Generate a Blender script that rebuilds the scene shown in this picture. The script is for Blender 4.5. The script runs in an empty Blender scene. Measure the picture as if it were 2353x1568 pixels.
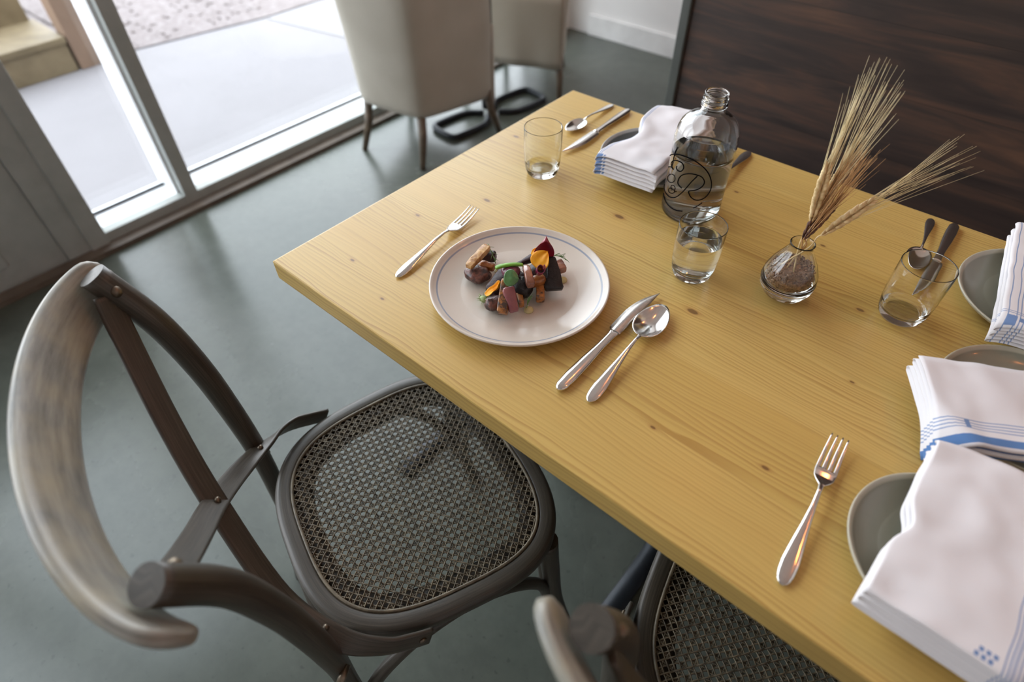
import bpy, bmesh, math, random
from mathutils import Vector, Matrix, noise as mnoise
R = math.radians
PI = math.pi
S = bpy.context.scene
COL = S.collection
rnd = random.Random(7)

# ------------------------------------------------------------------ camera
CAM = Vector((0.798, -0.3263, 1.3682))
F_PX, PITCH, ROLL, YAW = 1396.5, 0.812, -0.014, 2.2906
def look_axes():
    cp, sp, cy, sy = math.cos(PITCH), math.sin(PITCH), math.cos(YAW), math.sin(YAW)
    f = Vector((cp * cy, cp * sy, -sp)); r = Vector((sy, -cy, 0)); u = r.cross(f)
    return r * math.cos(ROLL) + u * math.sin(ROLL), u * math.cos(ROLL) - r * math.sin(ROLL), f
cam_d = bpy.data.cameras.new('camera'); cam = bpy.data.objects.new('camera', cam_d); COL.objects.link(cam)
cr, cu, cf = look_axes()
m3 = Matrix((cr, cu, -cf)).transposed()
cam.matrix_world = Matrix.Translation(CAM) @ m3.to_4x4()
cam_d.sensor_width = 36; cam_d.lens = F_PX / 2353 * 36; cam_d.clip_start = 0.02
cam_d.dof.use_dof = True; cam_d.dof.focus_distance = 0.90; cam_d.dof.aperture_fstop = 2.4
S.camera = cam

# ------------------------------------------------------------------ sky, light, exposure
W = bpy.data.worlds.new('sky'); S.world = W; W.use_nodes = True
wn = W.node_tree.nodes; wl = W.node_tree.links; wn.clear()
wo = wn.new('ShaderNodeOutputWorld'); bg = wn.new('ShaderNodeBackground')
tc = wn.new('ShaderNodeTexCoord'); sx = wn.new('ShaderNodeSeparateXYZ'); cr_ = wn.new('ShaderNodeValToRGB')
wl.new(tc.outputs['Generated'], sx.inputs[0]); wl.new(sx.outputs['Z'], cr_.inputs[0])
cr_.color_ramp.elements[0].position = 0.0; cr_.color_ramp.elements[0].color = (0.97, 0.96, 1.0, 1)
cr_.color_ramp.elements[1].position = 0.7; cr_.color_ramp.elements[1].color = (0.86, 0.92, 1.0, 1)
wl.new(cr_.outputs[0], bg.inputs[0]); wl.new(bg.outputs[0], wo.inputs[0])
bg.inputs[1].default_value = 3.6
S.view_settings.view_transform = 'Standard'; S.view_settings.look = 'None'
S.view_settings.exposure = 0.97; S.view_settings.gamma = 1; S.view_settings.use_curve_mapping = False
try:
    S.cycles.use_denoising = True; S.cycles.max_bounces = 14; S.cycles.transmission_bounces = 12
    S.cycles.transparent_max_bounces = 16; S.cycles.diffuse_bounces = 6; S.cycles.sample_clamp_indirect = 6.0
    S.cycles.blur_glossy = 0.4
except Exception: pass
def portal(loc, rot, sx_, sy_):
    l = bpy.data.lights.new('daylight_portal', 'AREA'); l.shape = 'RECTANGLE'; l.size = sx_; l.size_y = sy_
    l.cycles.is_portal = True
    o = bpy.data.objects.new('daylight_portal', l); o.location = loc; o.rotation_euler = rot; COL.objects.link(o)
WIN_TOP = 2.95
portal((-1.70, 0.9, 1.6), (0, R(-90), 0), 2.9, 6.6)

# ------------------------------------------------------------------ materials
def new_mat(name):
    m = bpy.data.materials.new(name); m.use_nodes = True
    nt = m.node_tree; b = nt.nodes['Principled BSDF']
    return m, nt, b
def N(nt, t, **kw):
    n = nt.nodes.new(t)
    for k, v in kw.items():
        if k.startswith('i_'):
            key = k[2:]
            n.inputs[int(key) if key.isdigit() else key.replace('_', ' ')].default_value = v
        else: setattr(n, k, v)
    return n
def ramp(nt, src, stops, interp='LINEAR'):
    r = nt.nodes.new('ShaderNodeValToRGB'); r.color_ramp.interpolation = interp
    e = r.color_ramp.elements
    while len(e) < len(stops): e.new(0.5)
    for el, (p, c) in zip(e, stops): el.position = p; el.color = (*c, 1) if len(c) == 3 else c
    nt.links.new(src, r.inputs[0]); return r.outputs[0]
def mixc(nt, fac, a, b, mode='MIX'):
    m = nt.nodes.new('ShaderNodeMix'); m.data_type = 'RGBA'; m.blend_type = mode
    L = nt.links.new
    for i, v in ((0, fac), (6, a), (7, b)):
        if hasattr(v, 'is_output') or isinstance(v, bpy.types.NodeSocket): L(v, m.inputs[i])
        else: m.inputs[i].default_value = v if i == 0 else ((*v, 1) if len(v) == 3 else v)
    return m.outputs[2]
def math_(nt, op, a, b=None, c=None, clamp=False):
    m = nt.nodes.new('ShaderNodeMath'); m.operation = op; m.use_clamp = clamp
    for i, v in enumerate((a, b, c)):
        if v is None: continue
        if isinstance(v, bpy.types.NodeSocket): nt.links.new(v, m.inputs[i])
        else: m.inputs[i].default_value = v
    return m.outputs[0]
def coords(nt, kind='Object', scale=(1, 1, 1), loc=(0, 0, 0), rot=(0, 0, 0)):
    t = nt.nodes.new('ShaderNodeTexCoord'); mp = nt.nodes.new('ShaderNodeMapping')
    mp.inputs['Scale'].default_value = scale; mp.inputs['Location'].default_value = loc; mp.inputs['Rotation'].default_value = rot
    nt.links.new(t.outputs[kind], mp.inputs[0]); return mp.outputs[0]
def noise(nt, vec, scale=5, detail=4, rough=0.5, dist=0):
    n = nt.nodes.new('ShaderNodeTexNoise'); n.inputs['Scale'].default_value = scale; n.inputs['Detail'].default_value = detail
    n.inputs['Roughness'].default_value = rough; n.inputs['Distortion'].default_value = dist
    nt.links.new(vec, n.inputs['Vector']); return n.outputs[0]
def bump(nt, b, h, strength=0.2, dist=0.002):
    bp = nt.nodes.new('ShaderNodeBump'); bp.inputs['Strength'].default_value = strength; bp.inputs['Distance'].default_value = dist
    nt.links.new(h, bp.inputs['Height']); nt.links.new(bp.outputs[0], b.inputs['Normal'])
def simple(name, col, rough=0.5, metal=0.0, col2=None, scale=20, spec=0.5, bmp=0.0, coat=0.0, sub=0.0, detail=4, kind='Object', lo=0.35, hi=0.65):
    m, nt, b = new_mat(name)
    b.inputs['Roughness'].default_value = rough; b.inputs['Metallic'].default_value = metal
    b.inputs['Specular IOR Level'].default_value = spec; b.inputs['Coat Weight'].default_value = coat
    b.inputs['Coat Roughness'].default_value = 0.15
    if sub: b.inputs['Subsurface Weight'].default_value = sub; b.inputs['Subsurface Radius'].default_value = (0.004, 0.002, 0.001); b.inputs['Subsurface Scale'].default_value = 1.0
    v = coords(nt, kind); n = noise(nt, v, scale, detail, 0.6)
    c2 = col2 or tuple(x * 0.85 for x in col)
    nt.links.new(ramp(nt, n, [(lo, c2), (hi, col)]), b.inputs['Base Color'])
    if bmp: bump(nt, b, n, bmp)
    return m

# pine tabletop
def make_pine():
    m, nt, b = new_mat('varnished_pine'); L = nt.links.new
    t = nt.nodes.new('ShaderNodeTexCoord'); sp = nt.nodes.new('ShaderNodeSeparateXYZ'); L(t.outputs['Object'], sp.inputs[0])
    X, Y, Zc = sp.outputs
    # boards run along x, irregular widths across y
    bi = math_(nt, 'FLOOR', math_(nt, 'DIVIDE', math_(nt, 'ADD', Y, 0.0), 0.118))
    wn_ = N(nt, 'ShaderNodeTexWhiteNoise', noise_dimensions='1D'); L(bi, wn_.inputs['W'])
    bx = math_(nt, 'ADD', X, math_(nt, 'MULTIPLY', wn_.outputs[0], 13.0))
    # knots bend the grain around them
    knots = [(0.088, 0.238, .006), (0.098, 0.085, .006), (0.150, 0.350, .009), (0.66, 0.605, .006), (0.770, 0.150, .0065), (0.800, 0.345, .0045),
             (0.575, 0.33, .012), (0.205, 0.055, .005), (0.36, 0.46, .012), (0.235, 0.30, .011), (0.64, 0.115, .005), (0.32, 0.60, .007), (0.76, 0.49, .008), (0.04, 0.56, .009), (0.48, 0.66, .006)]
    wob = noise(nt, coords(nt, 'Object', (1.6, 7, 1)), 3.0, 3, 0.5)
    yy = math_(nt, 'ADD', Y, math_(nt, 'MULTIPLY', math_(nt, 'SUBTRACT', wob, 0.5), 0.020))
    kn = None
    for (kx, ky, kr) in knots:
        kr *= 0.52
        dx = math_(nt, 'MULTIPLY', math_(nt, 'SUBTRACT', X, kx), 0.5 / kr); dy = math_(nt, 'MULTIPLY', math_(nt, 'SUBTRACT', Y, ky), 1.0 / kr)
        d2 = math_(nt, 'ADD', math_(nt, 'MULTIPLY', dx, dx), math_(nt, 'MULTIPLY', dy, dy))
        g = math_(nt, 'DIVIDE', 1.0, math_(nt, 'ADD', math_(nt, 'MULTIPLY', d2, 0.9), 1.0))
        g2 = math_(nt, 'MULTIPLY', g, g)
        sgn = math_(nt, 'MULTIPLY', dy, g)
        yy = math_(nt, 'ADD', yy, math_(nt, 'MULTIPLY', sgn, kr * -1.1))
        kn = g2 if kn is None else math_(nt, 'MAXIMUM', kn, g2)
    cmb = nt.nodes.new('ShaderNodeCombineXYZ'); L(bx, cmb.inputs[0]); L(yy, cmb.inputs[1]); L(Zc, cmb.inputs[2])
    def mapped(sc):
        mp = nt.nodes.new('ShaderNodeMapping'); mp.inputs['Scale'].default_value = sc; L(cmb.outputs[0], mp.inputs[0]); return mp.outputs[0]
    warp = noise(nt, mapped((0.9, 9, 6)), 1.0, 3, 0.55)
    ph = math_(nt, 'ADD', math_(nt, 'MULTIPLY', yy, math_(nt, 'ADD', 105.0, math_(nt, 'MULTIPLY', wn_.outputs[0], 70.0))), math_(nt, 'ADD', math_(nt, 'MULTIPLY', warp, 13.0), math_(nt, 'MULTIPLY', Zc, 150.0)))
    saw = math_(nt, 'FRACT', ph)
    lid = N(nt, 'ShaderNodeTexWhiteNoise', noise_dimensions='1D'); L(math_(nt, 'FLOOR', ph), lid.inputs['W'])
    fine = noise(nt, mapped((4, 420, 300)), 1.0, 4, 0.6)
    broad = noise(nt, mapped((1.2, 16, 10)), 1.0, 3, 0.5)
    line = ramp(nt, saw, [(0.0, (0, 0, 0)), (0.35, (0.08,) * 3), (0.84, (0.9,) * 3), (0.95, (1, 1, 1)), (1.0, (0.0,) * 3)])
    line = math_(nt, 'MULTIPLY', line, math_(nt, 'ADD', 0.35, math_(nt, 'MULTIPLY', lid.outputs[0], 0.65)))
    amt = math_(nt, 'MULTIPLY', ramp(nt, broad, [(0.36, (0.25,) * 3), (0.62, (1, 1, 1))]), 0.85)
    base = mixc(nt, wn_.outputs[0], (0.585, 0.400, 0.115), (0.665, 0.480, 0.160))
    base = mixc(nt, math_(nt, 'MULTIPLY', ramp(nt, broad, [(0.35, (1, 1, 1)), (0.7, (0, 0, 0))]), 0.45), base, (0.60, 0.375, 0.105))
    c = mixc(nt, math_(nt, 'MULTIPLY', line, amt), base, (0.36, 0.195, 0.045))
    c = mixc(nt, math_(nt, 'MULTIPLY', ramp(nt, fine, [(0.45, (0, 0, 0)), (0.75, (1, 1, 1))]), 0.22), c, (0.38, 0.22, 0.06))
    # board seams
    fr = math_(nt, 'FRACT', math_(nt, 'DIVIDE', Y, 0.118))
    seam = ramp(nt, fr, [(0.0, (1, 1, 1)), (0.008, (0, 0, 0)), (0.992, (0, 0, 0)), (1.0, (1, 1, 1))])
    c = mixc(nt, math_(nt, 'MULTIPLY', seam, 0.16), c, (0.30, 0.16, 0.05))
    halo = ramp(nt, kn, [(0.02, (0, 0, 0)), (0.5, (1, 1, 1))])
    c = mixc(nt, math_(nt, 'MULTIPLY', halo, 0.55), c, (0.36, 0.17, 0.05))
    core = ramp(nt, kn, [(0.42, (0, 0, 0)), (0.62, (1, 1, 1))])
    c = mixc(nt, math_(nt, 'MULTIPLY', core, 0.7), c, (0.11, 0.055, 0.022))
    L(c, b.inputs['Base Color'])
    b.inputs['Roughness'].default_value = 0.36; b.inputs['Coat Weight'].default_value = 0.10; b.inputs['Coat Roughness'].default_value = 0.24; b.inputs['Specular IOR Level'].default_value = 0.36
    bump(nt, b, saw, 0.03, 0.001)
    return m
M_PINE = make_pine()

def make_floor():
    m, nt, b = new_mat('polished_concrete'); L = nt.links.new
    a = noise(nt, coords(nt), 1.1, 6, 0.6, 0.4); f = noise(nt, coords(nt), 16, 5, 0.7); s = noise(nt, coords(nt), 70, 2, 0.5)
    c = ramp(nt, a, [(0.3, (0.070, 0.082, 0.068)), (0.5, (0.098, 0.110, 0.092)), (0.72, (0.134, 0.146, 0.124))])
    c = mixc(nt, math_(nt, 'MULTIPLY', ramp(nt, f, [(0.35, (1, 1, 1)), (0.6, (0, 0, 0))]), 0.28), c, (0.05, 0.056, 0.049))
    c = mixc(nt, ramp(nt, s, [(0.66, (0, 0, 0)), (0.74, (0.5,) * 3)]), c, (0.05, 0.055, 0.05))
    L(c, b.inputs['Base Color'])
    L(ramp(nt, a, [(0.35, (0.20,) * 3), (0.65, (0.30,) * 3)]), b.inputs['Roughness'])
    b.inputs['Specular IOR Level'].default_value = 0.44
    bump(nt, b, f, 0.05, 0.002)
    return m
M_FLOOR = make_floor()

def make_oak(name, dark, mid, light, rough=0.42, patch=0.0):
    m, nt, b = new_mat(name); L = nt.links.new
    v = coords(nt, 'UV', (9, 420, 1)); g = noise(nt, v, 1.0, 4, 0.65)
    v2 = coords(nt, 'UV', (5, 45, 1)); g2 = noise(nt, v2, 1.0, 3, 0.5)
    p = noise(nt, coords(nt, 'Object'), 16, 3, 0.5)
    c = ramp(nt, g, [(0.32, dark), (0.52, mid), (0.74, light)])
    c = mixc(nt, math_(nt, 'MULTIPLY', g2, 0.5), c, mid)
    if patch: c = mixc(nt, math_(nt, 'MULTIPLY', ramp(nt, p, [(0.42, (0, 0, 0)), (0.68, (1, 1, 1))]), patch), c, (0.40, 0.355, 0.245))
    L(c, b.inputs['Base Color']); b.inputs['Roughness'].default_value = rough
    b.inputs['Coat Weight'].default_value = 0.12; b.inputs['Coat Roughness'].default_value = 0.3
    bump(nt, b, g, 0.25, 0.0008)
    return m
M_OAK = make_oak('weathered_oak', (0.026, 0.0225, 0.017), (0.058, 0.049, 0.037), (0.110, 0.096, 0.074))
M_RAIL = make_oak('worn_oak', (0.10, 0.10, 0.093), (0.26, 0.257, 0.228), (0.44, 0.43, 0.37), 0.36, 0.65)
M_CANE = simple('aged_cane', (0.19, 0.155, 0.10), 0.42, col2=(0.085, 0.068, 0.045), scale=60)
def make_darkwood():
    m, nt, b = new_mat('dark_stained_boards'); L = nt.links.new
    t = nt.nodes.new('ShaderNodeTexCoord'); sp = nt.nodes.new('ShaderNodeSeparateXYZ'); L(t.outputs['Object'], sp.inputs[0])
    bi = math_(nt, 'FLOOR', math_(nt, 'DIVIDE', sp.outputs[2], 0.145))
    w = N(nt, 'ShaderNodeTexWhiteNoise', noise_dimensions='1D'); L(bi, w.inputs['W'])
    cmb = nt.nodes.new('ShaderNodeCombineXYZ'); L(math_(nt, 'ADD', sp.outputs[0], math_(nt, 'MULTIPLY', w.outputs[0], 9)), cmb.inputs[0]); L(sp.outputs[2], cmb.inputs[2]); L(sp.outputs[1], cmb.inputs[1])
    mp = nt.nodes.new('ShaderNodeMapping'); mp.inputs['Scale'].default_value = (2.0, 8, 17); L(cmb.outputs[0], mp.inputs[0])
    mp2 = nt.nodes.new('ShaderNodeMapping'); mp2.inputs['Scale'].default_value = (4, 60, 150); L(cmb.outputs[0], mp2.inputs[0])
    a = noise(nt, mp.outputs[0], 1.0, 4, 0.6, 1.2); g = noise(nt, mp2.outputs[0], 1.0, 3, 0.5)
    c = ramp(nt, a, [(0.3, (0.025, 0.019, 0.018)), (0.48, (0.055, 0.037, 0.031)), (0.62, (0.11, 0.060, 0.040)), (0.78, (0.20, 0.10, 0.055))])
    c = mixc(nt, math_(nt, 'MULTIPLY', w.outputs[0], 0.35), c, (0.045, 0.032, 0.028))
    c = mixc(nt, math_(nt, 'MULTIPLY', g, 0.35), c, (0.030, 0.021, 0.018))
    fr = math_(nt, 'FRACT', math_(nt, 'DIVIDE', sp.outputs[2], 0.145))
    c = mixc(nt, ramp(nt, fr, [(0.0, (0.8,) * 3), (0.012, (0, 0, 0)), (1, (0, 0, 0))]), c, (0.006, 0.004, 0.004))
    L(c, b.inputs['Base Color']); b.inputs['Roughness'].default_value = 0.42
    bump(nt, b, a, 0.1, 0.002)
    return m
M_DARK = make_darkwood()
M_STEEL = simple('polished_steel', (0.80, 0.78, 0.75), 0.13, 1.0, (0.72, 0.70, 0.68), 40)
M_BRUSH = simple('brushed_steel', (0.66, 0.64, 0.61), 0.26, 1.0, (0.56, 0.54, 0.52), 200)
M_SCREW = simple('dull_brass', (0.23, 0.19, 0.14), 0.38, 0.85, (0.15, 0.12, 0.09), 90)
M_IRON = simple('blue_black_iron', (0.022, 0.027, 0.034), 0.42, 0.35, (0.014, 0.017, 0.022), 30)
M_FRAME = simple('grey_painted_metal', (0.42, 0.445, 0.425), 0.42, 0.1, (0.37, 0.395, 0.375), 12)
M_TRIMG = simple('dark_grey_trim', (0.085, 0.092, 0.082), 0.5, col2=(0.07, 0.076, 0.068), scale=12)
M_SILL = simple('pale_sill', (0.92, 0.94, 0.95), 0.35, 0.0, (0.88, 0.90, 0.92), 9)
M_GASKET = simple('dark_gasket', (0.06, 0.065, 0.07), 0.6)
M_WALL = simple('white_plaster', (0.90, 0.89, 0.88), 0.6, col2=(0.87, 0.86, 0.85), scale=3)
M_CEIL = simple('ceiling_plaster', (0.82, 0.80, 0.77), 0.7, scale=3)
M_SKIRT = simple('white_baseboard', (0.90, 0.90, 0.89), 0.4, scale=6)
M_BROWNB = simple('brown_floor_trim', (0.16, 0.125, 0.095), 0.5, col2=(0.11, 0.085, 0.065), scale=8)
M_PATIO = simple('patio_concrete', (0.205, 0.190, 0.196), 0.75, col2=(0.190, 0.176, 0.181), scale=2.2)
M_PATIO_SUN = simple('sunlit_patio_concrete', (0.235, 0.222, 0.228), 0.75, col2=(0.225, 0.212, 0.218), scale=2)  # same concrete made lighter: sunlight on the patio put into the colour
M_TAN = simple('tan_timber', (0.20, 0.15, 0.085), 0.6, col2=(0.13, 0.095, 0.05), scale=6)
M_PINKP = simple('rosy_timber', (0.24, 0.155, 0.105), 0.6, col2=(0.20, 0.13, 0.088), scale=6)
def make_gravel():
    m, nt, b = new_mat('pink_grey_gravel'); L = nt.links.new
    v = N(nt, 'ShaderNodeTexVoronoi'); v.inputs['Scale'].default_value = 46; L(coords(nt), v.inputs['Vector'])
    sc = nt.nodes.new('ShaderNodeSeparateColor'); L(v.outputs['Color'], sc.inputs[0])
    c = ramp(nt, sc.outputs[0], [(0.0, (0.135, 0.108, 0.104)), (0.5, (0.165, 0.134, 0.130)), (1.0, (0.205, 0.175, 0.172))])
    L(c, b.inputs['Base Color']); b.inputs['Roughness'].default_value = 0.8
    return m
M_GRAVEL = make_gravel()
def make_linen():
    m, nt, b = new_mat('oatmeal_linen'); L = nt.links.new
    a = noise(nt, coords(nt, 'Object', (60, 60, 400)), 3, 3, 0.6); p = noise(nt, coords(nt), 5, 3, 0.5)
    c = ramp(nt, p, [(0.3, (0.41, 0.37, 0.295)), (0.7, (0.48, 0.44, 0.36))])
    c = mixc(nt, math_(nt, 'MULTIPLY', a, 0.25), c, (0.30, 0.27, 0.23))
    L(c, b.inputs['Base Color']); b.inputs['Roughness'].default_value = 0.85; b.inputs['Sheen Weight'].default_value = 0.3
    bump(nt, b, a, 0.2, 0.001); return m
M_LINEN = make_linen()
M_CHLEG = simple('brown_turned_wood', (0.17, 0.125, 0.085), 0.45, col2=(0.10, 0.075, 0.05), scale=30)
def make_plate_mat(name, base, speck, ring=None, rough=0.28):
    m, nt, b = new_mat(name); L = nt.links.new
    n1 = noise(nt, coords(nt), 14, 3, 0.5); n2 = noise(nt, coords(nt), 420, 2, 0.5)
    c = ramp(nt, n1, [(0.3, tuple(x * 0.93 for x in base)), (0.7, base)])
    c = mixc(nt, ramp(nt, n2, [(0.70, (0, 0, 0)), (0.78, (0.35,) * 3)]), c, speck)
    if ring:
        t = nt.nodes.new('ShaderNodeTexCoord'); sp = nt.nodes.new('ShaderNodeSeparateXYZ'); L(t.outputs['Object'], sp.inputs[0])
        rr = math_(nt, 'SQRT', math_(nt, 'ADD', math_(nt, 'MULTIPLY', sp.outputs[0], sp.outputs[0]), math_(nt, 'MULTIPLY', sp.outputs[1], sp.outputs[1])))
        for r0, w0, col, k in ring:
            d = math_(nt, 'ABSOLUTE', math_(nt, 'SUBTRACT', rr, r0))
            d = math_(nt, 'DIVIDE', d, w0)
            f = ramp(nt, d, [(0.55, (k,) * 3), (1.0, (0, 0, 0))])
            c = mixc(nt, f, c, col)
    L(c, b.inputs['Base Color']); b.inputs['Roughness'].default_value = rough
    b.inputs['Coat Weight'].default_value = 0.4; b.inputs['Coat Roughness'].default_value = 0.12
    return m
M_PLATE = make_plate_mat('cream_glaze', (0.66, 0.585, 0.50), (0.30, 0.24, 0.19), [(0.1235, 0.0016, (0.17, 0.22, 0.32), 0.8)])
M_SAGE = make_plate_mat('sage_glaze', (0.27, 0.265, 0.20), (0.16, 0.16, 0.12), [(0.1050, 0.0042, (0.50, 0.47, 0.36), 0.9)], 0.34)
M_SLATE = make_plate_mat('slate_glaze', (0.085, 0.100, 0.100), (0.05, 0.06, 0.06), [(0.1050, 0.0042, (0.42, 0.42, 0.40), 0.9)], 0.34)
def glass(name, ior=1.5, col=(1, 1, 1), rough=0.0):
    m, nt, b = new_mat(name)
    b.inputs['Base Color'].default_value = (*col, 1); b.inputs['Roughness'].default_value = rough
    b.inputs['IOR'].default_value = ior; b.inputs['Transmission Weight'].default_value = 1.0
    return m
M_GLASS = glass('clear_glass', 1.48, (0.97, 0.985, 0.975)); M_WATER = glass('still_water', 1.33, (0.99, 1, 0.995))
def thin_glass():
    m = bpy.data.materials.new('window_glass'); m.use_nodes = True; nt = m.node_tree; nt.nodes.clear()
    o = nt.nodes.new('ShaderNodeOutputMaterial'); t = nt.nodes.new('ShaderNodeBsdfTransparent'); g = nt.nodes.new('ShaderNodeBsdfGlossy')
    g.inputs['Roughness'].default_value = 0.0; f = nt.nodes.new('ShaderNodeFresnel'); gm = nt.nodes.new('ShaderNodeNewGeometry'); mr = nt.nodes.new('ShaderNodeMapRange')
    mr.inputs['To Min'].default_value = 1.45; mr.inputs['To Max'].default_value = 1 / 1.45   # same ratio from either face of the pane
    nt.links.new(gm.outputs['Backfacing'], mr.inputs['Value']); nt.links.new(mr.outputs[0], f.inputs[0]); mx = nt.nodes.new('ShaderNodeMixShader')
    t.inputs[0].default_value = (0.93, 0.95, 0.95, 1)
    nt.links.new(f.outputs[0], mx.inputs[0]); nt.links.new(t.outputs[0], mx.inputs[1]); nt.links.new(g.outputs[0], mx.inputs[2]); nt.links.new(mx.outputs[0], o.inputs[0])
    return m
M_PANE = thin_glass()
M_INK = simple('black_ink', (0.004, 0.004, 0.005), 0.9, spec=0.05)
M_SEED = simple('brown_grain', (0.44, 0.245, 0.125), 0.55, col2=(0.17, 0.085, 0.045), scale=260)
M_STRAW = simple('golden_straw', (0.84, 0.65, 0.36), 0.5, col2=(0.58, 0.41, 0.19), scale=60)
M_AWN = simple('pale_awns', (0.88, 0.76, 0.47), 0.5, col2=(0.72, 0.60, 0.33), scale=40)
M_DKHEAD = simple('dark_ear', (0.16, 0.065, 0.035), 0.55, col2=(0.07, 0.03, 0.02), scale=120)
M_OAWN = simple('amber_awns', (0.62, 0.36, 0.14), 0.5, col2=(0.45, 0.24, 0.09), scale=40)

# ------------------------------------------------------------------ mesh helpers
def tag(o, label=None, cat=None, group=None, kind=None):
    if label: o['label'] = label
    if cat: o['category'] = cat
    if group: o['group'] = group
    if kind: o['kind'] = kind
    return o
def empty(name, loc=(0, 0, 0), rz=0.0, label=None, cat=None, group=None):
    o = bpy.data.objects.new(name, None); o.location = loc; o.rotation_euler = (0, 0, rz); o.empty_display_size = 0.03
    COL.objects.link(o); return tag(o, label, cat, group)
class MB:
    def __init__(s): s.bm = bmesh.new(); s.uv = s.bm.loops.layers.uv.new('UVMap')
    def face(s, vs, uvs=None, sm=True, mi=0):
        try: f = s.bm.faces.new(vs)
        except ValueError: return None
        f.smooth = sm; f.material_index = mi
        if uvs:
            for l, u in zip(f.loops, uvs): l[s.uv].uv = u
        return f
    def rings(s, rings, closed=True, cap=True, loop=False, sm=True, mi=0, uscale=None):
        """rings: list of lists of points, each the same length"""
        n = len(rings[0]); vs = [[s.bm.verts.new(p) for p in r] for r in rings]
        us = [0.0]
        for a, b in zip(rings, rings[1:] + ([rings[0]] if loop else [])):
            us.append(us[-1] + (Vector(a[0]) - Vector(b[0])).length)
        vv = [0.0]
        for j in range(n): vv.append(vv[-1] + (Vector(rings[0][j]) - Vector(rings[0][(j + 1) % n])).length)
        m = len(rings); last = m if loop else m - 1
        for i in range(last):
            a, b = vs[i], vs[(i + 1) % m]
            for j in range(n if closed else n - 1):
                k = (j + 1) % n
                s.face([a[j], a[k], b[k], b[j]], [(us[i], vv[j]), (us[i], vv[j + 1]), (us[i + 1], vv[j + 1]), (us[i + 1], vv[j])], sm, mi)
        if cap and not loop and closed:
            s.face(list(reversed(vs[0])), [(0, 0.001 * j) for j in range(n)], False, mi); s.face(vs[-1], [(0, 0.001 * j) for j in range(n)], False, mi)
        return vs
    def tube(s, pts, rad, n=12, sect=None, up=None, cap=True, mi=0, loop=False):
        """rad: number or list; sect: function(i, angle)->(a,b) offsets; up: reference vector"""
        pts = [Vector(p) for p in pts]; rs = []; m = len(pts)
        ref = Vector(up) if up else None; prev = None
        for i, p in enumerate(pts):
            if loop: t = pts[(i + 1) % m] - pts[i - 1]
            else: t = pts[min(i + 1, m - 1)] - pts[max(i - 1, 0)]
            t.normalize()
            if ref is not None: a = ref - t * ref.dot(t)
            elif prev is None:
                a = Vector((0, 0, 1)) if abs(t.z) < 0.9 else Vector((1, 0, 0)); a = a - t * a.dot(t)
            else: a = prev - t * prev.dot(t)
            a.normalize(); prev = a; b = t.cross(a)
            r = rad[i] if isinstance(rad, (list, tuple)) else rad
            ring = []
            for j in range(n):
                th = 2 * PI * j / n
                if sect: x, y = sect(i / (m - 1), th)
                else: x, y = r * math.cos(th), r * math.sin(th)
                ring.append(p + a * x + b * y)
            rs.append(ring)
        return s.rings(rs, True, cap, loop, mi=mi)
    def lathe(s, prof, n=48, c=(0, 0, 0), mi=0, arc=None):
        c = Vector(c)
        vs = []; fine = [prof[0]]
        for p0, p1 in zip(prof, prof[1:]):      # keep the shading normals tight at the rims
            L = math.hypot(p1[0] - p0[0], p1[1] - p0[1])
            if L > 0.0105 and abs(p1[0] - p0[0]) < 0.2 * L + 1e-9 or L > 0.02:
                for q in (0.0007 / L, 0.3, 0.7, 1 - 0.0007 / L): fine.append((lerp(p0[0], p1[0], q), lerp(p0[1], p1[1], q)))
            fine.append(p1)
        for r, z in fine:
            if r < 1e-6: vs.append([s.bm.verts.new(c + Vector((0, 0, z)))])
            else: vs.append([s.bm.verts.new(c + Vector((r * math.cos(2 * PI * j / n), r * math.sin(2 * PI * j / n), z))) for j in range(n)])
        for a, b in zip(vs, vs[1:]):
            for j in range(n):
                k = (j + 1) % n
                if len(a) == 1 and len(b) == 1: continue
                if len(a) == 1: s.face([a[0], b[k], b[j]], mi=mi)
                elif len(b) == 1: s.face([a[j], a[k], b[0]], mi=mi)
                else: s.face([a[j], a[k], b[k], b[j]], mi=mi)
    def box(s, c, size, rz=0.0, bev=0.0, mi=0, rot=None):
        c = Vector(c); h = Vector(size) / 2; M = rot or Matrix.Rotation(rz, 3, 'Z')
        vs = [s.bm.verts.new(c + M @ Vector((x * h.x, y * h.y, z * h.z))) for x in (-1, 1) for y in (-1, 1) for z in (-1, 1)]
        fs = []
        for q in ((0, 1, 3, 2), (4, 6, 7, 5), (0, 4, 5, 1), (2, 3, 7, 6), (0, 2, 6, 4), (1, 5, 7, 3)):
            fs.append(s.face([vs[i] for i in q], sm=False, mi=mi))
        if bev:
            es = {e for f in fs for e in f.edges}
            bmesh.ops.bevel(s.bm, geom=list(es), offset=bev, segments=2, affect='EDGES', profile=0.6)
    def ball(s, c, r, n=12, mi=0, f=None):
        c = Vector(c); rx, ry, rz = (r, r, r) if not hasattr(r, '__len__') else r
        vs = []
        for i in range(n // 2 + 1):
            ph = PI * i / (n // 2)
            if i in (0, n // 2): row = [Vector((0, 0, math.cos(ph)))]
            else: row = [Vector((math.sin(ph) * math.cos(2 * PI * j / n), math.sin(ph) * math.sin(2 * PI * j / n), math.cos(ph))) for j in range(n)]
            vs.append([s.bm.verts.new(c + (Vector((p.x * rx, p.y * ry, p.z * rz)) if f is None else f(p))) for p in row])
        for a, b in zip(vs, vs[1:]):
            for j in range(n):
                k = (j + 1) % n
                if len(a) == 1: s.face([a[0], b[j], b[k]], mi=mi)
                elif len(b) == 1: s.face([a[k], a[j], b[0]], mi=mi)
                else: s.face([a[j], b[j], b[k], a[k]], mi=mi)
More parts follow.
